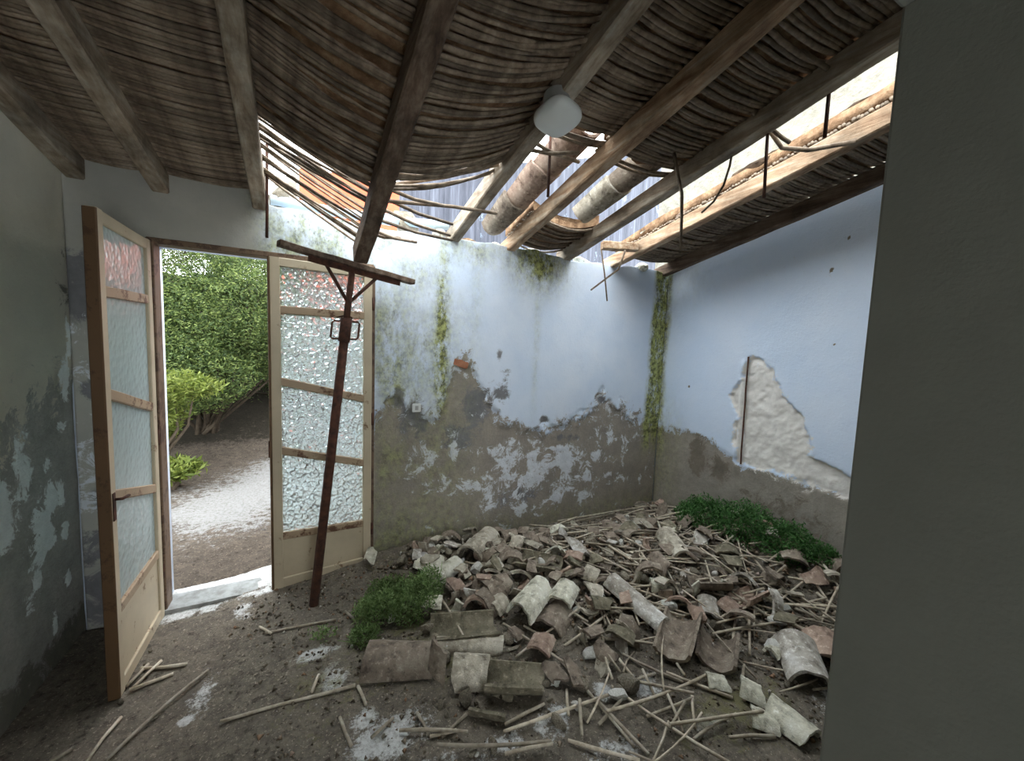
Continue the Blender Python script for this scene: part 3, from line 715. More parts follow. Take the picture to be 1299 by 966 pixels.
# timber stub and stones on the wall head
o = link('timber_stub', beam_me((2.06, 2.50, 2.335), (2.33, 2.40, 2.335), .075, .06, 5, .003, seed=3), M['rafter_warm']); tag(o, 'short sawn timber stub lodged between the two rafters at the open gap', 'timber')
for k, (x, y, sx, sz, m_, lab) in enumerate([(.83, 2.80, .10, .09, 'clay1', 'buff stone on the wall head left of the lamp rafter end'), (1.05, 2.80, .16, .06, 'mortar', 'flat mud lump on the wall head right of the lamp rafter end'), (1.28, 2.82, .14, .07, 'clay4', 'pale stone on the wall head below the channel tiles'),
                                            (1.6, 2.8, .16, .08, 'lime', 'white mortar lump on the wall head left of the open gap'), (2.1, 2.82, .2, .07, 'clay4', 'mossy pale stone on the wall head under the timber stub'), (2.72, 2.74, .14, .10, 'clay4', 'mossy stone on the corner of the wall head'),
                                            (.60, 2.86, .2, .22, 'stone', 'brown rough stone on the wall head behind the prop'), (-.16, 2.87, .12, .24, 'stone', 'tan upright stone on the wall head over the doorway')]):
    o = link('wall_stone', lump_me(sx, .13, sz, 60+k, 3), M[m_], None, (x, y, 2.245+sz*.42)); tag(o, lab, 'stone')

# ------------------------------------------------------------------ hanging reeds and rods under the broken roof
def hang(pts, rad, label, cat='reed', mat='reed_roof', name='hanging_reed', k=6):
    o = link(name, tube_me(pts, rad, k), M[mat]); tag(o, label, cat); return o
hang([(-.187, 2.47, 2.50), (-.19, 2.468, 2.2), (-.193, 2.465, 2.03)], .008, 'dark thin rod hanging beside the rafter end over the doorway', 'rod', 'rust', 'hanging_rod')
hang([(1.077, 1.75, 2.62), (1.078, 1.75, 2.4), (1.078, 1.75, 2.27)], .0075, 'dark rod hanging down below the globe lamp beside the orange tile', 'rod', 'rust', 'hanging_rod')
hang([(1.70, 1.54, 2.60), (1.70, 1.49, 2.42), (1.70, 1.458, 2.324), (1.702, 1.45, 2.2), (1.70, 1.442, 2.03)], [.010, .009, .009, .008, .007], 'long bent reed hanging down left of the open gap')
hang([(1.905, 1.17, 2.57), (1.905, 1.165, 2.4), (1.905, 1.16, 2.25)], .008, 'straight rod hanging under the middle of the open gap', 'rod', 'rust', 'hanging_rod')
hang([(1.905, .93, 2.61), (1.905, .93, 2.5), (1.905, .93, 2.42)], .008, 'straight rod hanging under the open gap near the partition', 'rod', 'rust', 'hanging_rod')
hang([(1.9, 1.33, 2.58), (1.9, 1.345, 2.46), (1.9, 1.37, 2.376), (1.9, 1.42, 2.31), (1.9, 1.489, 2.272)], .006, 'thin dark reed hanging in a curve below the open gap')
hang([(1.62, 1.15, 2.70), (1.85, 1.2, 2.62), (2.02, 1.17, 2.555), (2.07, 1.16, 2.54)], .010, 'pale reed sticking out under the rafter along the open gap')
hang([(1.97, 1.22, 2.62), (2.08, 1.20, 2.535), (2.2, 1.14, 2.53), (2.36, 1.02, 2.56)], .011, 'pale bent reed bridging the open gap to the sunlit rafter')
hang([(1.5, 1.05, 2.70), (1.66, .95, 2.70), (1.82, .90, 2.64)], .010, 'pale reed lying loose under the bristly matting')
hang([(2.1, 2.56, 2.33), (2.1, 2.50, 2.12), (2.1, 2.451, 1.90)], .006, 'thin dark reed hanging down against the blue wall below the timber stub')
hang([(2.1, 2.28, 2.26), (2.1, 2.34, 2.13), (2.1, 2.66, 2.01)], .008, 'slanting reed poking down against the blue wall below the timber stub')
hang([(.33, 2.1, 2.21), (.72, 2.18, 2.28), (1.0, 2.2, 2.30)], .010, 'loose reed slanting across the gap left of the lamp rafter')
loose = [((.31, 2.20, 2.21), (.80, 2.46, 2.20)), ((.30, 2.30, 2.18), (.86, 2.60, 2.21)), ((.31, 2.02, 2.25), (.66, 2.14, 2.26)), ((.30, 2.38, 2.14), (.62, 2.60, 2.16)), ((.31, 2.12, 2.24), (.78, 2.36, 2.24)), ((.30, 2.42, 2.13), (.50, 2.52, 2.15)),
         ((.31, 2.06, 2.26), (.93, 1.92, 2.47)), ((.93, 1.78, 2.48), (1.22, 1.70, 2.50)), ((.93, 1.72, 2.50), (1.28, 1.78, 2.50))]
for k, (a, b) in enumerate(loose):
    m_ = (Vector(a)+Vector(b))/2 + Vector((0, 0, -.015))
    o = link('loose_roof_reed', tube_me([a, m_, b], .0095, 6), M['reed_roof']); tag(o, 'loose reed jutting into the roof hole beside the slipped rafter' if k < 7 else 'loose reed jutting into the hole right of the globe lamp', 'reed', 'loose reeds in the roof hole')

# ------------------------------------------------------------------ globe lamp
lx, ly, lz = .887, 1.40, 2.41
L = empty('ceiling_lamp', (lx, ly, lz+.06)); tag(L, 'white rounded plastic lamp fixed under a rafter', 'lamp')
bm = bmesh.new(); bmesh.ops.create_uvsphere(bm, u_segments=32, v_segments=20, radius=1)
for v in bm.verts:
    c = v.co; s = lambda t, e: math.copysign(abs(t)**e, t)
    rr = math.hypot(c.x, c.y); z = c.z
    e = 1.0; th_ = math.atan2(c.y, c.x); k = 1/((abs(math.cos(th_))**3.2+abs(math.sin(th_))**3.2)**(1/3.2))
    v.co = Vector((c.x*k*.085, c.y*k*.085, s(z, .85)*.045))
o = link('shade', bm_mesh(bm, smooth=True), M['lamp'], L, (0, 0, -.045), (0, 0, .25))
bm = bmesh.new(); bmesh.ops.create_cone(bm, segments=28, cap_ends=True, radius1=.058, radius2=.05, depth=.06)
link('base', bm_mesh(bm, smooth=False), M['lampbase'], L, (0, 0, .02))
L.rotation_euler = (-math.atan(SL), 0, 0)
# ------------------------------------------------------------------ pvc pipe on the wall head
P_ = empty('drain_pipe', (-.2, 2.84, 2.36)); tag(P_, 'pale blue plastic pipe lying on the wall head over the doorway', 'pipe')
pts = [(-.2+1.1*t, 2.83+.01*math.sin(t*4), 2.335+.035*t-.018*math.sin(t*3.1)) for t in np.linspace(0, 1, 9)]
pp_ = link('pipe', tube_me([Vector(p)-P_.location for p in pts], .03, 14), M['pvc'], P_)
link('socket', tube_me([Vector(pts[5])-P_.location-Vector((.05, 0, 0)), Vector(pts[5])-P_.location+Vector((.06, 0, .002))], .037, 14), M['pvc'], pp_)

# ------------------------------------------------------------------ door frame and leaves
F_ = empty('door_frame', (DX0, YF, 0)); F_['kind'] = 'structure'; F_['label'] = 'brown wooden frame lining the doorway'
F_.name = 'door_1'
def local(me, name, mat, parent): o = link(name, me, mat, parent); return o
fo = Vector(F_.location)
link('jamb', box_me(.035, .10, DZ+.05, .004, 1, Vector((DX0+.015, YF+.03, (DZ-.05)/2))-fo), M['frame'], F_)
link('jamb', box_me(.04, .10, DZ+.05, .004, 1, Vector((DX1-.012, YF+.03, (DZ-.05)/2))-fo), M['frame'], F_)
link('head', box_me(DX1-DX0, .09, .03, .004, 1, Vector(((DX0+DX1)/2, YF+.03, DZ-.005))-fo), M['frame'], F_)

def door_leaf(label, hinge, free, z0, z1, rails, thick=.036, pale_lit=False):
    h = Vector((*hinge, z0)); d = Vector((free[0]-hinge[0], free[1]-hinge[1], 0)); W = d.length
    root = empty('door_leaf', h, (0, 0, math.atan2(d.y, d.x))); tag(root, label, 'door', 'glazed door leaves')
    H = z1-z0; st = .052
    def bmx(name, p, q, wd, ht, mat, parent=root, up=(0, 0, 1)):
        return link(name, beam_me(p, q, wd, ht, 4, .0008, .004, up=up, seed=sum(map(ord, name)) % 97), mat, parent)
    # stiles (upright, free one with a bare brown edge strip)
    bmx('stile', (st/2, 0, 0), (st/2, 0, H), st, thick, M['doorpaint'], up=(0, 1, 0))
    bmx('stile', (W-st/2-.002, 0, 0), (W-st/2-.002, 0, H), st, thick, M['doorpaint'], up=(0, 1, 0))
    bmx('edge_strip', (W+.002, 0, .005), (W+.002, 0, H-.004), .012, thick+.006, M['dooredge'], up=(0, 1, 0))
    a, b = st, W-st
    bmx('top_rail', (a-.01, 0, H-.025), (b+.01, 0, H-.025), thick-.004, .05, M['doorpaint'])
    bmx('bottom_rail', (a-.01, 0, .03), (b+.01, 0, .03), thick-.002, .06, M['doorpaint'])
    zz = [(H, H)]
    for (zh, zf) in rails:
        bmx('rail', (a-.005, 0, zh-z0), (b+.005, 0, zf-z0), thick-.004, .045, M['doorrail']); zz.append((zh-z0, zf-z0))
    # panes fill the four openings between the rails
    for (th, tf), (bh, bf) in zip(zz[:-1], zz[1:]):
        V = []
        for y in (-.003, .003): V += [(a-.006, y, bh), (b+.006, y, bf), (b+.006, y, tf), (a-.006, y, th)]
        link('glass_pane', py_mesh(V, [(0,1,2,3), (7,6,5,4), (0,4,5,1), (1,5,6,2), (2,6,7,3), (3,7,4,0)]), M['glass_pale_lit' if pale_lit else 'glass'], root)
    # solid kick panel
    (bh, bf) = zz[-1]; V = []
    for y in (-.008, .008): V += [(a-.006, y, .05), (b+.006, y, .05), (b+.006, y, bf), (a-.006, y, bh)]
    link('kick_panel', py_mesh(V, [(0,1,2,3), (7,6,5,4), (0,4,5,1), (1,5,6,2), (2,6,7,3), (3,7,4,0)]), M['doorpaint'], root)
    for z in (.25, 1.0, 1.75):
        link('hinge', tube_me([(-.006, .016, z-.04), (-.006, .016, z+.04)], .008, 8), M['rust'], root)
    return root, W
leaf1, W1 = door_leaf('glazed door leaf standing wide open beside the peeling left wall', (-.738, 2.69), (-.740, 2.115), -.045, 1.983, [(1.68, 1.668), (1.127, 1.254), (.692, .827), (.33, .322)], pale_lit=True)
lp = link('lock_plate', box_me(.024, .004, .12, .002, 1, (W1-.026, .02, .83)), M['rust'], leaf1)
link('lever', tube_me([(W1-.03, .02, .86), (W1-.03, .045, .86), (W1-.08, .05, .857)], .006, 8), M['rust'], lp)
leaf2, W2 = door_leaf('glazed door leaf nearly closed behind the rusty iron prop', (.362, 2.70), (-.200, 2.634), .0, 1.965, [(1.673, 1.672), (1.136, 1.259), (.708, .848), (.296, .322)])
link('lock_plate', box_me(.02, .006, .10, .002, 1, (W2+.004, 0, .86)), M['rust'], leaf2)

# ------------------------------------------------------------------ iron prop
pb = Vector((.015, 2.373, hm(.015, 2.373))); pt = Vector((.218, 2.425, 1.90))
PR = empty('iron_prop', pb); tag(PR, 'rusty telescopic iron prop with a wide T head holding up the rafter', 'prop')
d = pt-pb; mid = pb+d*.82
link('outer_tube', tube_me([Vector((0, 0, 0)), d*.4, d*.83], .0255, 10), M['rust'], PR)
link('inner_tube', tube_me([d*.82, d*1.0], .018, 10), M['rust'], PR)
bl = Vector((-.13, 2.28, 1.972))-pb; br = Vector((.59, 2.56, 1.896))-pb
hd = link('head_plate', beam_me(bl, br, .055, .03, 8, .002, .003, seed=5), M['rafter_dark'], PR)
link('flange', beam_me(bl+(br-bl)*.18+Vector((0, 0, -.028)), br-(br-bl)*.12+Vector((0, 0, -.024)), .012, .04, 4, .001, .002, seed=6), M['rust'], PR)
tp = d*.90; ax = (br-bl).normalized()
for s, e in ((.30, -1), (.30, 1)):
    ctr = (bl+br)/2; target = d + ax*e*.16 + Vector((0, 0, .02 - (.0 if e < 0 else .01)))
    link('brace', tube_me([d*.905, target], .010, 8), M['rust'], PR)
col_ = link('collar', tube_me([d*.79, d*.86], .031, 12), M['rust'], PR)
cc = d*.825; sx = Vector((1, .1, 0)).normalized(); up = d.normalized()
for e in (-1, 1):
    pts = [cc+sx*e*.025+up*.05, cc+sx*e*.062+up*.05, cc+sx*e*.072+up*.04, cc+sx*e*.072-up*.04, cc+sx*e*.062-up*.05, cc+sx*e*.025-up*.05]
    link('handle', tube_me(pts, .0055, 8), M['rust'], col_)
link('pin', tube_me([cc+up*.07-sx*.05, cc+up*.085, cc+up*.07+sx*.03], .005, 6), M['rust'], col_)

# ------------------------------------------------------------------ rubble: tiles
HZ = lambda x, y: float(hm(np.array(x), np.array(y)))
TILES=[
(0.22,1.79,0.05,0.51,1.67,0.05,0.085,"u",0),
(0.50,1.55,0.04,0.57,1.68,0.04,0.070,"s",0),
(0.56,1.56,0.05,0.72,1.49,0.05,0.075,"u",1),
(0.67,1.48,0.03,0.92,1.34,0.03,0.085,"d",2),
(0.61,1.41,0.00,0.73,1.31,0.00,0.070,"d",2),
(0.54,1.84,0.04,0.87,1.72,0.05,0.080,"d",2),
(0.54,1.76,0.02,0.85,1.62,0.03,0.060,"u",1),
(0.95,1.68,0.11,1.20,1.81,0.16,0.075,"u",4),
(1.19,1.67,0.11,1.34,1.76,0.15,0.065,"u",4),
(1.08,1.61,0.04,1.25,1.70,0.07,0.080,"u",0),
(0.96,1.48,0.04,1.06,1.56,0.05,0.060,"s",3),
(0.94,2.35,0.11,1.20,2.56,0.12,0.085,"u",1),
(0.60,2.20,0.06,0.87,2.35,0.08,0.060,"u",4),
(0.65,2.28,0.04,0.76,2.47,0.07,0.050,"u",4),
(0.88,1.97,0.09,1.05,1.97,0.12,0.075,"u",0),
(0.88,1.84,0.07,0.97,1.86,0.09,0.050,"u",1),
(1.24,2.49,0.11,1.39,2.51,0.10,0.050,"u",0),
(1.20,2.10,0.14,1.38,1.90,0.15,0.080,"d",2),
(1.62,2.13,0.16,1.55,1.86,0.15,0.080,"s",5),
(1.51,1.83,0.14,1.56,1.77,0.13,0.050,"u",1),
(2.15,2.38,0.08,2.12,2.03,0.15,0.060,"u",0),
(1.83,2.02,0.16,1.89,1.94,0.16,0.050,"s",5),
(2.30,1.91,0.20,2.16,1.64,0.19,0.060,"u",1),
(2.01,1.75,0.15,1.98,1.58,0.13,0.060,"s",0),
(1.82,1.59,0.11,1.91,1.52,0.11,0.040,"u",4),
(1.61,1.70,0.13,1.66,1.34,0.07,0.055,"u",5),
(1.81,1.34,0.09,1.51,1.17,0.06,0.085,"d",0),
(1.89,1.19,0.06,1.68,1.06,0.04,0.085,"d",0),
(2.03,1.47,0.13,2.22,1.37,0.13,0.070,"d",0),
(2.03,1.37,0.09,1.93,1.26,0.06,0.050,"s",5),
(2.10,1.31,0.09,2.09,1.20,0.07,0.060,"s",3),
(2.16,1.27,0.10,2.35,1.26,0.11,0.070,"d",3),
(2.55,1.33,0.14,2.56,1.25,0.13,0.060,"u",0),
(1.60,1.04,0.02,1.67,0.98,0.02,0.040,"s",4),
(2.17,0.97,0.08,1.97,0.80,0.07,0.085,"u",5),
(2.35,0.96,0.08,2.19,0.81,0.06,0.080,"u",3),
(1.97,0.98,0.04,2.18,1.03,0.05,0.040,"s",4),
(1.70,0.94,0.03,1.74,0.88,0.02,0.050,"s",4),
(1.63,0.83,0.01,1.66,0.79,0.01,0.045,"s",4),
(1.72,0.85,0.03,1.73,0.67,0.03,0.060,"u",4),
]
LM = [((.37, 1.75), 'the big whole brown tile'), ((.8, 1.4), 'the large mossy hollow-side-up tile'), ((1.08, 1.75), 'the lichen-pale tile on the heap'), ((1.07, 2.45), 'the buff tile by the door wall'), ((.7, 2.25), 'the left weed plant'),
      ((1.63, 1.5), 'the long lime-crusted tile'), ((1.66, 1.25), 'the upright tile holding grit'), ((1.95, .85), 'the white-crusted tile'), ((1.72, .75), 'the pale trough-shaped tile'), ((2.7, 1.6), 'the green weed clump'),
      ((1.8, 2.55), 'the foot of the peeling door wall'), ((2.7, 2.4), 'the mossy room corner'), ((2.2, 1.7), 'the middle of the reed heap'), ((2.4, 1.1), 'the partition end of the heap'), ((1.1, 1.1), 'the bare floor in front of the heap'), ((-.7, 2.2), 'the open door leaf'), ((.0, 2.4), 'the foot of the iron prop'), ((-.3, 1.7), 'the middle of the bare floor'), ((1.4, 2.05), 'the crest of the heap'), ((.3, 1.45), 'the white lime patch on the floor')]
def near(x, y): return min(LM, key=lambda l: (l[0][0]-x)**2+(l[0][1]-y)**2)[1]

CN = ['brown', 'buff', 'mossy', 'orange-brown', 'lichen-pale', 'lime-whitened']
SPECIAL = {0: 'big whole brown barrel tile lying at the front edge of the rubble beside the plant', 3: 'large mossy tile lying hollow side up at the front of the rubble', 7: 'lichen-pale barrel tile perched on top of the rubble heap',
           11: 'buff barrel tile leaning at the back of the heap by the door wall', 25: 'long lime-crusted tile half buried in fallen reeds', 26: 'large brown hollow-side-up tile holding grit, standing upright', 27: 'brown hollow-side-up tile next to the upright one with grit',
           34: 'big white-crusted barrel tile near the partition', 39: 'pale trough-shaped tile near the partition, beside triangular shards', 35: 'orange-brown barrel tile behind the white-crusted one', 5: 'long mossy tile lying hollow side up behind the whole brown tile', 12: 'slender lichen-pale tile next to the left plant'}
for k, (ax_, ay, az, bx, by, bz, r, mode, c) in enumerate(TILES):
    p = Vector((ax_, ay, az)); q = Vector((bx, by, bz)); L_ = max((q-p).length, .10)
    L_ = min(L_*1.02, .46)
    if k == 1: q = p+Vector((.02, .02, .17)); L_ = .19
    if k == 6: r = .045
    rd = random.Random(k)
    mid_ = (p+q)/2
    if mode == 'u': me = tile_me(L_, r, r*.85, .014, 168, seed=k, broken=.05 if L_ > .3 else .2); roll = rd.uniform(-.2, .2)
    elif mode == 'd': me = tile_me(L_, r, r*.9, .014, 150, seed=k, broken=.12); roll = math.pi+rd.uniform(-.35, .35)
    else: me = tile_me(L_, r, r*.9, .013, 110, seed=k, broken=.35); roll = rd.uniform(-.8, .8)
    eu = orient(p, q, roll)
    z = mid_.z + (.02 if mode == 'd' else 0)
    o = link('barrel_tile' if mode != 's' else 'tile_shard', me, M['clay%d' % c], None, (mid_.x, mid_.y, max(z, HZ(mid_.x, mid_.y)+.01)), eu)
    lab = SPECIAL.get(k)
    if lab: tag(o, lab, 'roof tile')
    else:
        kind = {'u': 'broken %s barrel tile lying hump up in the rubble heap', 'd': 'broken %s tile lying hollow side up in the rubble heap', 's': 'flat %s tile shard in the rubble heap'}[mode] % CN[c]
        kind = kind.replace('in the rubble heap', 'near ' + near(mid_.x, mid_.y))
        tag(o, kind, 'roof tile', 'fallen roof tiles')
FRONT = [((a[0]+a[3])/2, (a[1]+a[4])/2) for a in TILES[:11]]
def clear_front(x, y): return all((x-u)**2+(y-v)**2 > .15**2 for u, v in FRONT)
# more shards scattered over the heap
sh = [tile_me(rng.uniform(.09, .2), r, r*.9, .013, rng.choice((60, 90, 120)), 5, 6, 200+i, .4) for i, r in enumerate([.06, .07, .075, .08, .085, .07, .065, .08])]
shards = {}
for c in range(6): shards[c] = []
def in_pile(x, y):
    return HZ(x, y) > .035 and x < 2.98 and y < 2.66
n_s = 0
while n_s < 235:
    x = rng.uniform(.35, 2.95); y = rng.uniform(.8, 2.66)
    if n_s >= 150: x = rng.uniform(.55, 1.5); y = rng.uniform(1.3, 2.62)
    if n_s >= 150 and not clear_front(x, y): continue
    if n_s < 150 and not in_pile(x, y): continue
    c = rng.choice((0, 0, 0, 1, 1, 2, 3, 4, 5, 0)); key = (n_s % 8, c)
    base = sh[n_s % 8]
    me = base.copy(); me.materials.clear(); me.materials.append(M['clay%d' % c])
    o = link('tile_shard', me, None, None, (x, y, HZ(x, y)+rng.uniform(.012, .05)), (rng.gauss(0, .5)+(math.pi if rng.random() < .4 else 0), rng.gauss(0, .3), rng.uniform(0, 6.28)))
    lab = 'small %s tile fragment near %s' % (CN[c], near(x, y))
    tag(o, lab, 'roof tile', 'small tile fragments'); n_s += 1

# ------------------------------------------------------------------ rubble: stones and plaster lumps
st_me = [lump_me(1, rng.uniform(.6, 1), rng.uniform(.5, .9), 300+i, 2) for i in range(10)]
li_me = []
for i in range(10):
    m2 = st_me[i].copy(); m2.materials.clear(); m2.materials.append(M['lime']); li_me.append(m2)
cnt = 0
while cnt < 390:
    if cnt < 315:
        x = rng.uniform(.3, 2.98); y = rng.uniform(.75, 2.66)
        if cnt >= 215: x = rng.uniform(.45, 1.4); y = rng.uniform(1.15, 2.64)
        if cnt >= 215 and not clear_front(x, y): continue
        if cnt < 215 and not in_pile(x, y) and rng.random() < .8: continue
        s = rng.choice((.04, .05, .06, .07, .10))*rng.uniform(.7, 1.2)
    else:
        x = rng.uniform(-.95, 1.6); y = rng.uniform(1.2, 2.6); s = rng.uniform(.012, .032)
    lime = rng.random() < (.28 if cnt < 215 else .12)
    i = rng.randrange(10)
    o = link('rubble_stone' if not lime else 'plaster_lump', (li_me if lime else st_me)[i], M['stone'], None, (x, y, HZ(x, y)+s*.22), (rng.uniform(-.5, .5), rng.uniform(-.5, .5), rng.uniform(0, 6.28)))
    o.scale = (s, s, s)
    if cnt < 315: tag(o, ('%s lime plaster lump near ' if lime else '%s grey-brown rubble stone near ') % ('fist-sized' if s > .055 else 'small')+near(x, y), 'plaster' if lime else 'stone', 'plaster lumps in the heap' if lime else 'rubble stones in the heap')
    else: tag(o, ('tiny white plaster crumb near ' if lime else 'tiny pebble near ')+near(x, y), 'plaster' if lime else 'stone', 'plaster crumbs on the floor' if lime else 'pebbles on the floor')
    cnt += 1
# uncountable grit over heap and floor: one mesh of tiny chips
def grit():
    n = 52000; V = []; F = []
    x = nrg.uniform(XL+.05, XR-.05, n); y = nrg.uniform(.5, YF-.04, n)
    h = hm(x, y); pr = np.clip(.22+h/.06+.6*blob(x, y, .0, 2.45, .5, .25), 0, 1)*np.clip(.55+.9*fbm(x*3, y*3, 77), .05, 1); k = nrg.random(n) < pr
    x, y, h = x[k], y[k], h[k]; n = len(x)
    s = (.0022+.015*nrg.random(n)**3)*np.where(h > .03, 1.6, .9)
    base = np.array([(1, 0, -.3), (-.5, .87, -.3), (-.5, -.87, -.3), (0, 0, .7)])
    a = nrg.uniform(0, 6.28, n); jit = nrg.uniform(.5, 1.3, (n, 4, 3))
    B = base[None]*jit; ca, sa = np.cos(a)[:, None], np.sin(a)[:, None]
    P = np.stack([B[..., 0]*ca-B[..., 1]*sa, B[..., 0]*sa+B[..., 1]*ca, B[..., 2]], -1)*s[:, None, None] + np.stack([x, y, h+.006], -1)[:, None, :]
    T = np.array([(0, 1, 3), (1, 2, 3), (2, 0, 3), (0, 2, 1)])
    q = (np.arange(n)*4)[:, None, None]+T[None]
    t = NT('grit_chips'); g = t.n('ShaderNodeNewGeometry').outputs['Random Per Island']
    mt = t.fin(t.ramp(g, [(0, srgb(70, 62, 54)), (.4, srgb(112, 102, 88)), (.7, srgb(140, 128, 112)), (.9, srgb(150, 118, 94)), (1, srgb(206, 202, 194))]), .95, .15)
    o = link('grit', np_mesh(P.reshape(-1, 3), q.reshape(-1, 3), 'grit', False), mt, bpy.data.objects['floor']); o['kind'] = 'stuff'; o['label'] = 'loose grit and crumbs strewn over the dirt floor'
grit()

# ------------------------------------------------------------------ rubble: fallen reeds
REEDS=[
(0.67,2.08,0.69,1.65),(0.99,2.30,1.34,1.95),(1.47,1.90,1.54,1.63),(1.06,1.42,1.08,0.97),(0.41,1.28,0.80,1.11),(0.30,1.41,0.53,1.28),(0.66,1.23,1.14,1.18),(1.07,1.11,1.64,1.06),(1.35,1.32,1.50,1.09),(1.47,1.16,1.63,0.94),(1.11,1.47,1.45,1.55),(0.87,1.53,1.32,1.63),(1.53,1.61,1.52,1.45),(1.31,1.31,1.29,1.16),(1.35,2.63,2.45,2.60),(1.60,2.91,2.02,2.21),(1.57,2.40,2.11,2.23),(1.97,2.25,1.49,2.17),(1.12,2.17,1.41,2.55),(1.84,2.01,1.92,1.59),(1.64,1.97,1.79,1.72),(1.63,2.09,1.65,1.65),(2.64,2.32,2.39,2.03),(2.55,2.00,2.61,1.60),(2.39,1.74,2.36,1.28),(2.70,1.66,2.53,1.33),(2.42,1.61,2.40,1.35),(2.35,1.16,2.65,0.98),(2.70,1.13,2.61,0.98),(2.78,1.05,2.45,0.99),(2.61,1.24,2.70,1.13),(1.84,1.19,2.46,1.02),(2.16,1.20,1.91,1.04),(2.08,1.22,1.81,1.06),(1.47,1.02,1.36,0.92),(1.37,1.07,1.29,0.92),(1.41,1.01,1.25,0.95),(1.22,1.04,1.46,1.01),(1.18,1.14,1.02,1.10),(1.00,1.20,0.92,1.08),(1.00,1.29,0.93,1.18),(0.87,1.27,0.68,1.26),(0.87,1.10,1.06,0.92),(1.25,1.17,1.42,1.18),(1.32,1.09,1.37,1.21),(1.51,1.09,1.54,1.16),(0.62,1.14,0.80,1.10),(1.31,0.89,1.56,0.88),(1.44,0.83,1.62,0.76),(1.64,1.57,1.55,1.41),(1.70,1.51,1.62,1.34),(1.78,1.47,1.60,1.35),(1.21,1.75,1.31,1.54),(1.50,1.74,1.40,1.50),(1.45,1.59,1.54,1.52),(1.88,2.89,2.97,2.48),(2.24,1.81,2.57,1.75),(1.92,1.87,1.97,1.71),(-0.66,1.80,-0.42,2.11),(-0.72,1.82,-0.68,1.99),(-0.70,2.14,-0.56,2.17),(-0.72,2.17,-0.68,2.29),(-0.32,1.77,0.17,1.70),(-0.70,2.27,-0.52,2.21),(-0.21,2.23,0.12,2.18),(0.17,2.23,0.23,2.06),(0.00,1.74,0.03,1.83),(0.18,1.69,0.20,1.58),(-0.69,2.15,-0.63,2.28),(-0.84,1.88,-0.79,1.91),(0.29,1.48,0.20,1.43),(0.38,1.46,0.40,1.35),(-0.24,2.30,-0.18,2.21),(0.40,1.34,0.50,1.32),(0.56,1.37,0.44,1.32),(0.10,1.57,0.13,1.43),]
def floor_reed(x0, y0, x1, y1, lift, rad, sd, label, group, bend=None, z0=None, z1=None):
    rd = random.Random(sd); L_ = math.hypot(x1-x0, y1-y0)
    n = max(2, int(L_/.07)); bend = rd.gauss(0, .006)*L_*3 if bend is None else bend
    nx, ny = -(y1-y0)/max(L_, 1e-6), (x1-x0)/max(L_, 1e-6)
    za = HZ(x0, y0)+rad+lift*rd.random(); zb_ = HZ(x1, y1)+rad+lift*rd.random()
    pts = []
    for i in range(n+1):
        t = i/n; x = x0+(x1-x0)*t+nx*bend*4*t*(1-t); y = y0+(y1-y0)*t+ny*bend*4*t*(1-t)
        z = max(za+(zb_-za)*t, HZ(x, y)+rad*.9); pts.append((x, y, z))
    c0 = Vector(((x0+x1)/2, (y0+y1)/2, (za+zb_)/2)); c0.z = HZ(c0.x, c0.y)
    me = tube_me([Vector(p)-c0 for p in pts], [rad*rd.uniform(.9, 1.1) for _ in pts], 6)
    o = link('fallen_reed', me, M['reed_floor'], None, c0); tag(o, label, 'reed', group); return o
for k, (x0, y0, x1, y1) in enumerate(REEDS):
    x0, x1 = min(x0, XR-.06), min(x1, XR-.06); y0, y1 = min(y0, YF-.05), min(y1, YF-.05)
    heap = k < 58
    floor_reed(x0, y0, x1, y1, .035 if heap else .006, .0065 if heap else .0068, 500+k, ('long pale reed stalk near ' if heap else 'reed stalk lying on the dirt near ')+near((x0+x1)/2, (y0+y1)/2), 'reed stalks across the heap' if heap else 'reed stalks on the bare floor')
k = 0
while k < 215:
    x = rng.uniform(.95, 2.95); y = rng.uniform(.72, 2.64)
    wgt = 1.0 if (x > 1.35 and HZ(x, y) > .03) else (.55 if x > .9 and y < 1.6 else .2)
    if rng.random() > wgt: continue
    a = rng.gauss(-.6, .8) if rng.random() < .6 else rng.uniform(0, math.pi); L_ = rng.uniform(.12, .48)
    x1, y1 = x+math.cos(a)*L_, y+math.sin(a)*L_
    if not (.5 < x1 < XR-.06 and .6 < y1 < YF-.06): continue
    rad_ = rng.uniform(.004, .007)
    floor_reed(x, y, x1, y1, .05, rad_, 900+k, ('short ' if L_ < .2 else 'medium-long ')+('thin' if rad_ < .0055 else 'thick')+' broken reed near '+near((x+x1)/2, (y+y1)/2), 'short broken reeds in the heap'); k += 1

# ------------------------------------------------------------------ plants
def leaf_cloud(name, mat, parent, n, sampler, size, aspect=.45, seed=0, up=.4, kind=True):
    g = np.random.default_rng(seed)
    C = sampler(g, n); n = len(C)
    d = g.normal(size=(n, 3)); d[:, 2] = d[:, 2]*.6+up; d /= np.linalg.norm(d, axis=1)[:, None]
    r = g.normal(size=(n, 3)); s = np.cross(d, r); s /= np.linalg.norm(s, axis=1)[:, None]; nn = np.cross(s, d)
    L_ = size*g.uniform(.6, 1.3, n)[:, None]
    a = C; b = C+d*L_*.5+s*L_*aspect*.5+nn*L_*.08; c = C+d*L_-nn*L_*.1; e = C+d*L_*.5-s*L_*aspect*.5+nn*L_*.08
    V = np.stack([a, b, c, e], 1).reshape(-1, 3); i = np.arange(n)*4
    q = np.concatenate([np.stack([i, i+1, i+2], -1), np.stack([i, i+2, i+3], -1)])
    o = link(name, np_mesh(V, q, name, False), mat, parent)
    if kind: o['kind'] = 'stuff'
    return o
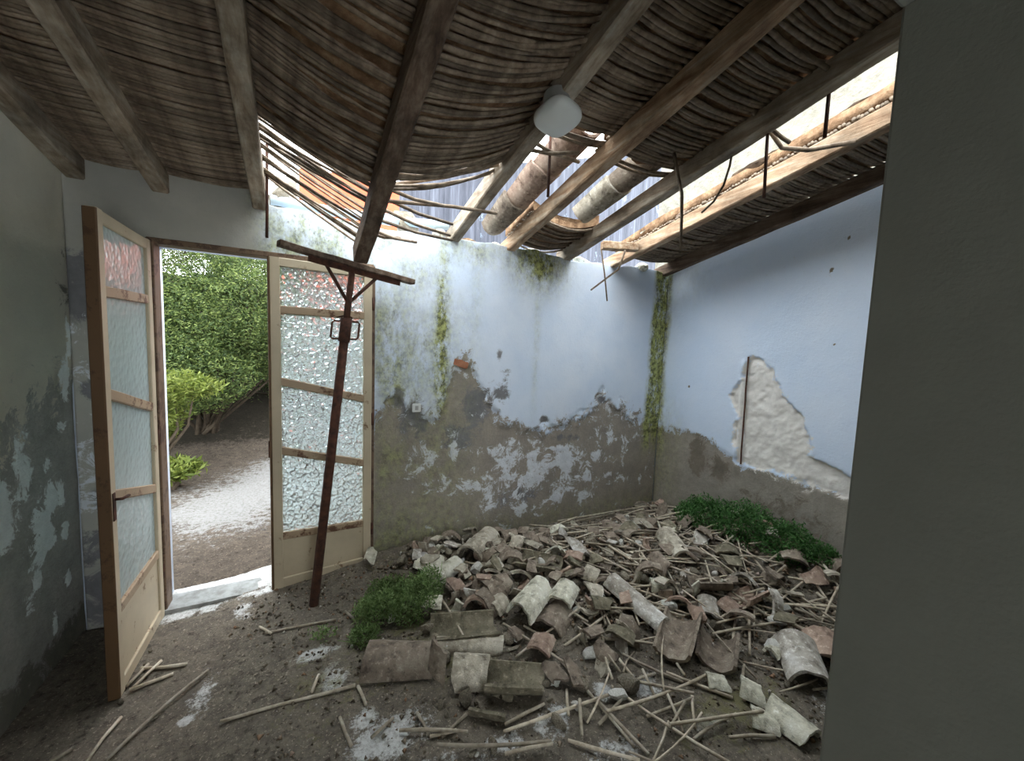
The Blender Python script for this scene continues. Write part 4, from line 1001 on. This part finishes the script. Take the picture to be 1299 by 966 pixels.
def room_plant(label, cx, cy, blobs, mat, size, seed, stems):
    z0 = HZ(cx, cy); root = empty('weed_plant', (cx, cy, z0)); tag(root, label, 'plant')
    def samp(g, n):
        out = []
        tot = sum(b[-1] for b in blobs)
        for (x, y, h, rx, ry, wgt) in blobs:
            m = int(n*wgt/tot); p = g.normal(size=(m, 3)); p /= np.linalg.norm(p, axis=1)[:, None]; p *= g.uniform(.25, 1, (m, 1))**.5
            gx = x+p[:, 0]*rx; gy = y+p[:, 1]*ry; gz = hm(gx, gy)+h*(.1+.9*np.abs(p[:, 2]))*(.65+.7*vnoise(gx*24, gy*24, 5))
            out.append(np.stack([gx-cx, gy-cy, gz-z0], -1))
        return np.concatenate(out)
    leaf_cloud('foliage', mat, root, 8500, samp, size, .27, seed, .7)
    rd = random.Random(seed)
    for i in range(stems):
        b = rd.choice(blobs); x = b[0]+rd.gauss(0, b[3]*.4); y = b[1]+rd.gauss(0, b[4]*.4); z = HZ(x, y)
        link('stem', tube_me([Vector((x-cx, y-cy, z-z0-.01)), Vector((x-cx+rd.gauss(0, .02), y-cy+rd.gauss(0, .02), z-z0+b[2]*.5)), Vector((x-cx+rd.gauss(0, .05), y-cy+rd.gauss(0, .05), z-z0+b[2]*.95))], [.003, .0025, .0015], 5), mat, root)
    return root
room_plant('low feathery green weed growing at the left foot of the rubble heap', .45, 2.1, [(.34, 2.12, .15, .15, .12, 1.0), (.50, 2.08, .17, .15, .14, 1.2), (.62, 2.18, .15, .1, .12, .6), (.24, 1.98, .06, .08, .08, .3), (.40, 2.28, .10, .12, .10, .5)], M['leaf_room'], .024, 3, 14)
room_plant('dense green weed clump growing against the right wall', 2.78, 1.7, [(2.78, 1.95, .18, .2, .2, 1.1), (2.80, 1.65, .20, .2, .22, 1.5), (2.84, 1.38, .15, .17, .18, 1.1), (2.9, 2.15, .13, .13, .15, .6), (2.93, 1.2, .08, .1, .1, .3)], M['leaf_room2'], .030, 4, 20)
for k, (x, y, s, lab) in enumerate([(.05, 2.08, .05, 'tiny green sprout on the bare floor beside the prop foot')]):
    root = empty('weed_sprout', (x, y, HZ(x, y))); tag(root, lab, 'plant')
    leaf_cloud('foliage', M['leaf_room'], root, 120, lambda g, n: g.normal(size=(n, 3))*np.array([.03, .025, .012])+np.array([0, 0, .02]), .02, .5, 60+k)

# ------------------------------------------------------------------ outdoors
def bush(name, label, base, blobs, mat, n, size, aspect, seed, branches, group=None, twig=None):
    root = empty(name, base); tag(root, label, 'bush' if 'bush' in name else 'plant', group); B = Vector(base)
    def samp(g, n):
        out = []; tot = sum(b[3]*b[5] for b in blobs)
        for (x, y, z, rx, ry, rz) in blobs:
            m = int(n*rx*rz/tot); p = g.normal(size=(m, 3)); p /= np.linalg.norm(p, axis=1)[:, None]; p *= g.uniform(.35, 1, (m, 1))**.4
            k = 1+.28*fbm(p[:, 0]*3+x*3, p[:, 2]*3+z*5, seed+5)[:, None]
            p = p*k*np.array([rx, ry, rz])+np.array([x, y, z])-np.array(B); out.append(p)
        return np.concatenate(out)
    leaf_cloud('foliage', mat, root, n, samp, size, aspect, seed)
    rd = random.Random(seed)
    for i in range(branches):
        b = rd.choice(blobs); t = Vector((b[0], b[1], b[2]))-B+Vector((rd.gauss(0, b[3]*.5), rd.gauss(0, b[4]*.4), rd.gauss(0, b[5]*.4)))
        link('branch', tube_me([Vector((rd.gauss(0, .06), rd.gauss(0, .06), -.05)), t*.5+Vector((rd.gauss(0, .08), rd.gauss(0, .08), .05)), t], [.022, .013, .005], 6), M['bark'], root)
    return root
bush('leafy_bush', 'tall dense fine-leaved green bush outside the doorway', (-1.2, 6.3, .3), [(-1.5, 6.2, 1.55, .8, .7, .8), (-.9, 6.4, 1.75, .8, .7, .75), (-1.9, 6.3, 1.3, .8, .7, .9), (-.5, 6.7, 1.5, .6, .6, .6), (-1.3, 6.0, 1.05, .7, .6, .5), (-2.3, 6.2, 2.2, .7, .6, .6), (-1.5, 6.6, 2.4, .7, .6, .55), (-.7, 6.8, 2.3, .6, .5, .45)], M['leaf_bush'], 120000, .045, .30, 21, 26)
bush('yellow_bush', 'low yellow-green bush with long pointed leaves outside the door', (-1.45, 5.1, .05), [(-1.45, 5.1, .75, .35, .3, .28), (-1.2, 5.0, .98, .32, .25, .16), (-1.6, 5.2, .55, .4, .35, .25), (-1.0, 4.95, 1.0, .2, .2, .08)], M['leaf_yellow'], 5200, .075, .24, 22, 14)
bush('ground_bush', 'small green bush at the edge of the path outside the door', (-1.3, 5.0, -.02), [(-1.35, 5.05, .12, .3, .22, .13), (-1.15, 4.95, .16, .18, .15, .08)], M['leaf_yellow'], 1500, .08, .3, 23, 8)
bush('dry_bush', 'grey half-bare bush behind the green one outside the door', (-.4, 7.7, 1.2), [(-.5, 7.7, 2.8, .8, .4, .6), (.1, 7.7, 2.3, .7, .4, .9), (-1.2, 7.8, 3.0, .8, .4, .4), (-2.0, 7.8, 3.0, .8, .4, .5)], M['leaf_dry'], 16000, .09, .12, 24, 60)
bush('dark_bush', 'shaded dark bush above the earth bank outside the door', (.1, 7.2, .5), [(-.1, 7.2, .9, .6, .4, .5), (.5, 7.2, 1.0, .6, .4, .7), (-.7, 7.2, .85, .6, .3, .35)], M['leaf_bush'], 9000, .05, .35, 25, 16)

def block(name, label, cat, mat, x0, x1, y0, y1, z0, ztop, seed=0, n=30):
    """building wall with a ragged, slightly uneven head; ztop is (z at x0/y0, z at x1/y1)"""
    bm = bmesh.new(); long_x = (x1-x0) > (y1-y0); rd = random.Random(seed); ring = []
    for i in range(n+1):
        t = i/n; zt = ztop[0]+(ztop[1]-ztop[0])*t + rd.uniform(-.02, .02)
        if long_x: pr = [(x0+(x1-x0)*t, y0, z0), (x0+(x1-x0)*t, y0, zt), (x0+(x1-x0)*t, y1, zt), (x0+(x1-x0)*t, y1, z0)]
        else: pr = [(x0, y0+(y1-y0)*t, z0), (x0, y0+(y1-y0)*t, zt), (x1, y0+(y1-y0)*t, zt), (x1, y0+(y1-y0)*t, z0)]
        ring.append([bm.verts.new(p) for p in pr])
    for a, b in zip(ring[:-1], ring[1:]):
        for j in range(4): bm.faces.new((a[j], a[(j+1) % 4], b[(j+1) % 4], b[j]))
    bm.faces.new(ring[0]); bm.faces.new(ring[-1][::-1]); bmesh.ops.recalc_face_normals(bm, faces=bm.faces[:])
    o = link(name, bm_mesh(bm), mat); tag(o, label, cat); return o
block('neighbour_wall', 'bright rough cream rendered wall rising beyond the open roof gap', 'wall', M['cream'], 3.34, 3.7, -1.0, 3.15, -.2, (4.6, 4.6), 1)
block('shed_wall', 'dark grey weathered wall seen through the hole in the roof', 'wall', M['darkwall'], .92, 6.5, 4.5, 4.7, -.2, (3.35, 5.1), 2)
block('red_building', 'orange red building wall seen through the torn reeds over the doorway', 'building', M['red'], -.15, 2.4, 8.6, 9.0, 0, (4.7, 4.9), 3)
o = block('stone_pillar', 'cream stone gatepost edge left of the orange red building', 'wall', M['cream'], -.55, -.2, 8.7, 9.0, 0, (4.5, 4.6), 4, 6)

sk_ = empty('wall_socket', (.665, YF-.012, 1.06)); tag(sk_, 'small white wall switch box on the green stained wall beside the door', 'switch')
link('plate', box_me(.06, .014, .06, .004, 2), M['lamp'], sk_)
link('rocker', box_me(.022, .008, .03, .002, 1, (0, -.009, 0)), M['lampbase'], sk_)

tag(link('rusty_batten', beam_me((XR+.004, 1.870, .64), (XR+.004, 1.880, 1.50), .011, .012, 10, .0015, .003, up=(1, 0, 0), seed=8), M['rust']), 'thin rust brown upright strip set in the ragged hole of the blue wall', 'batten')
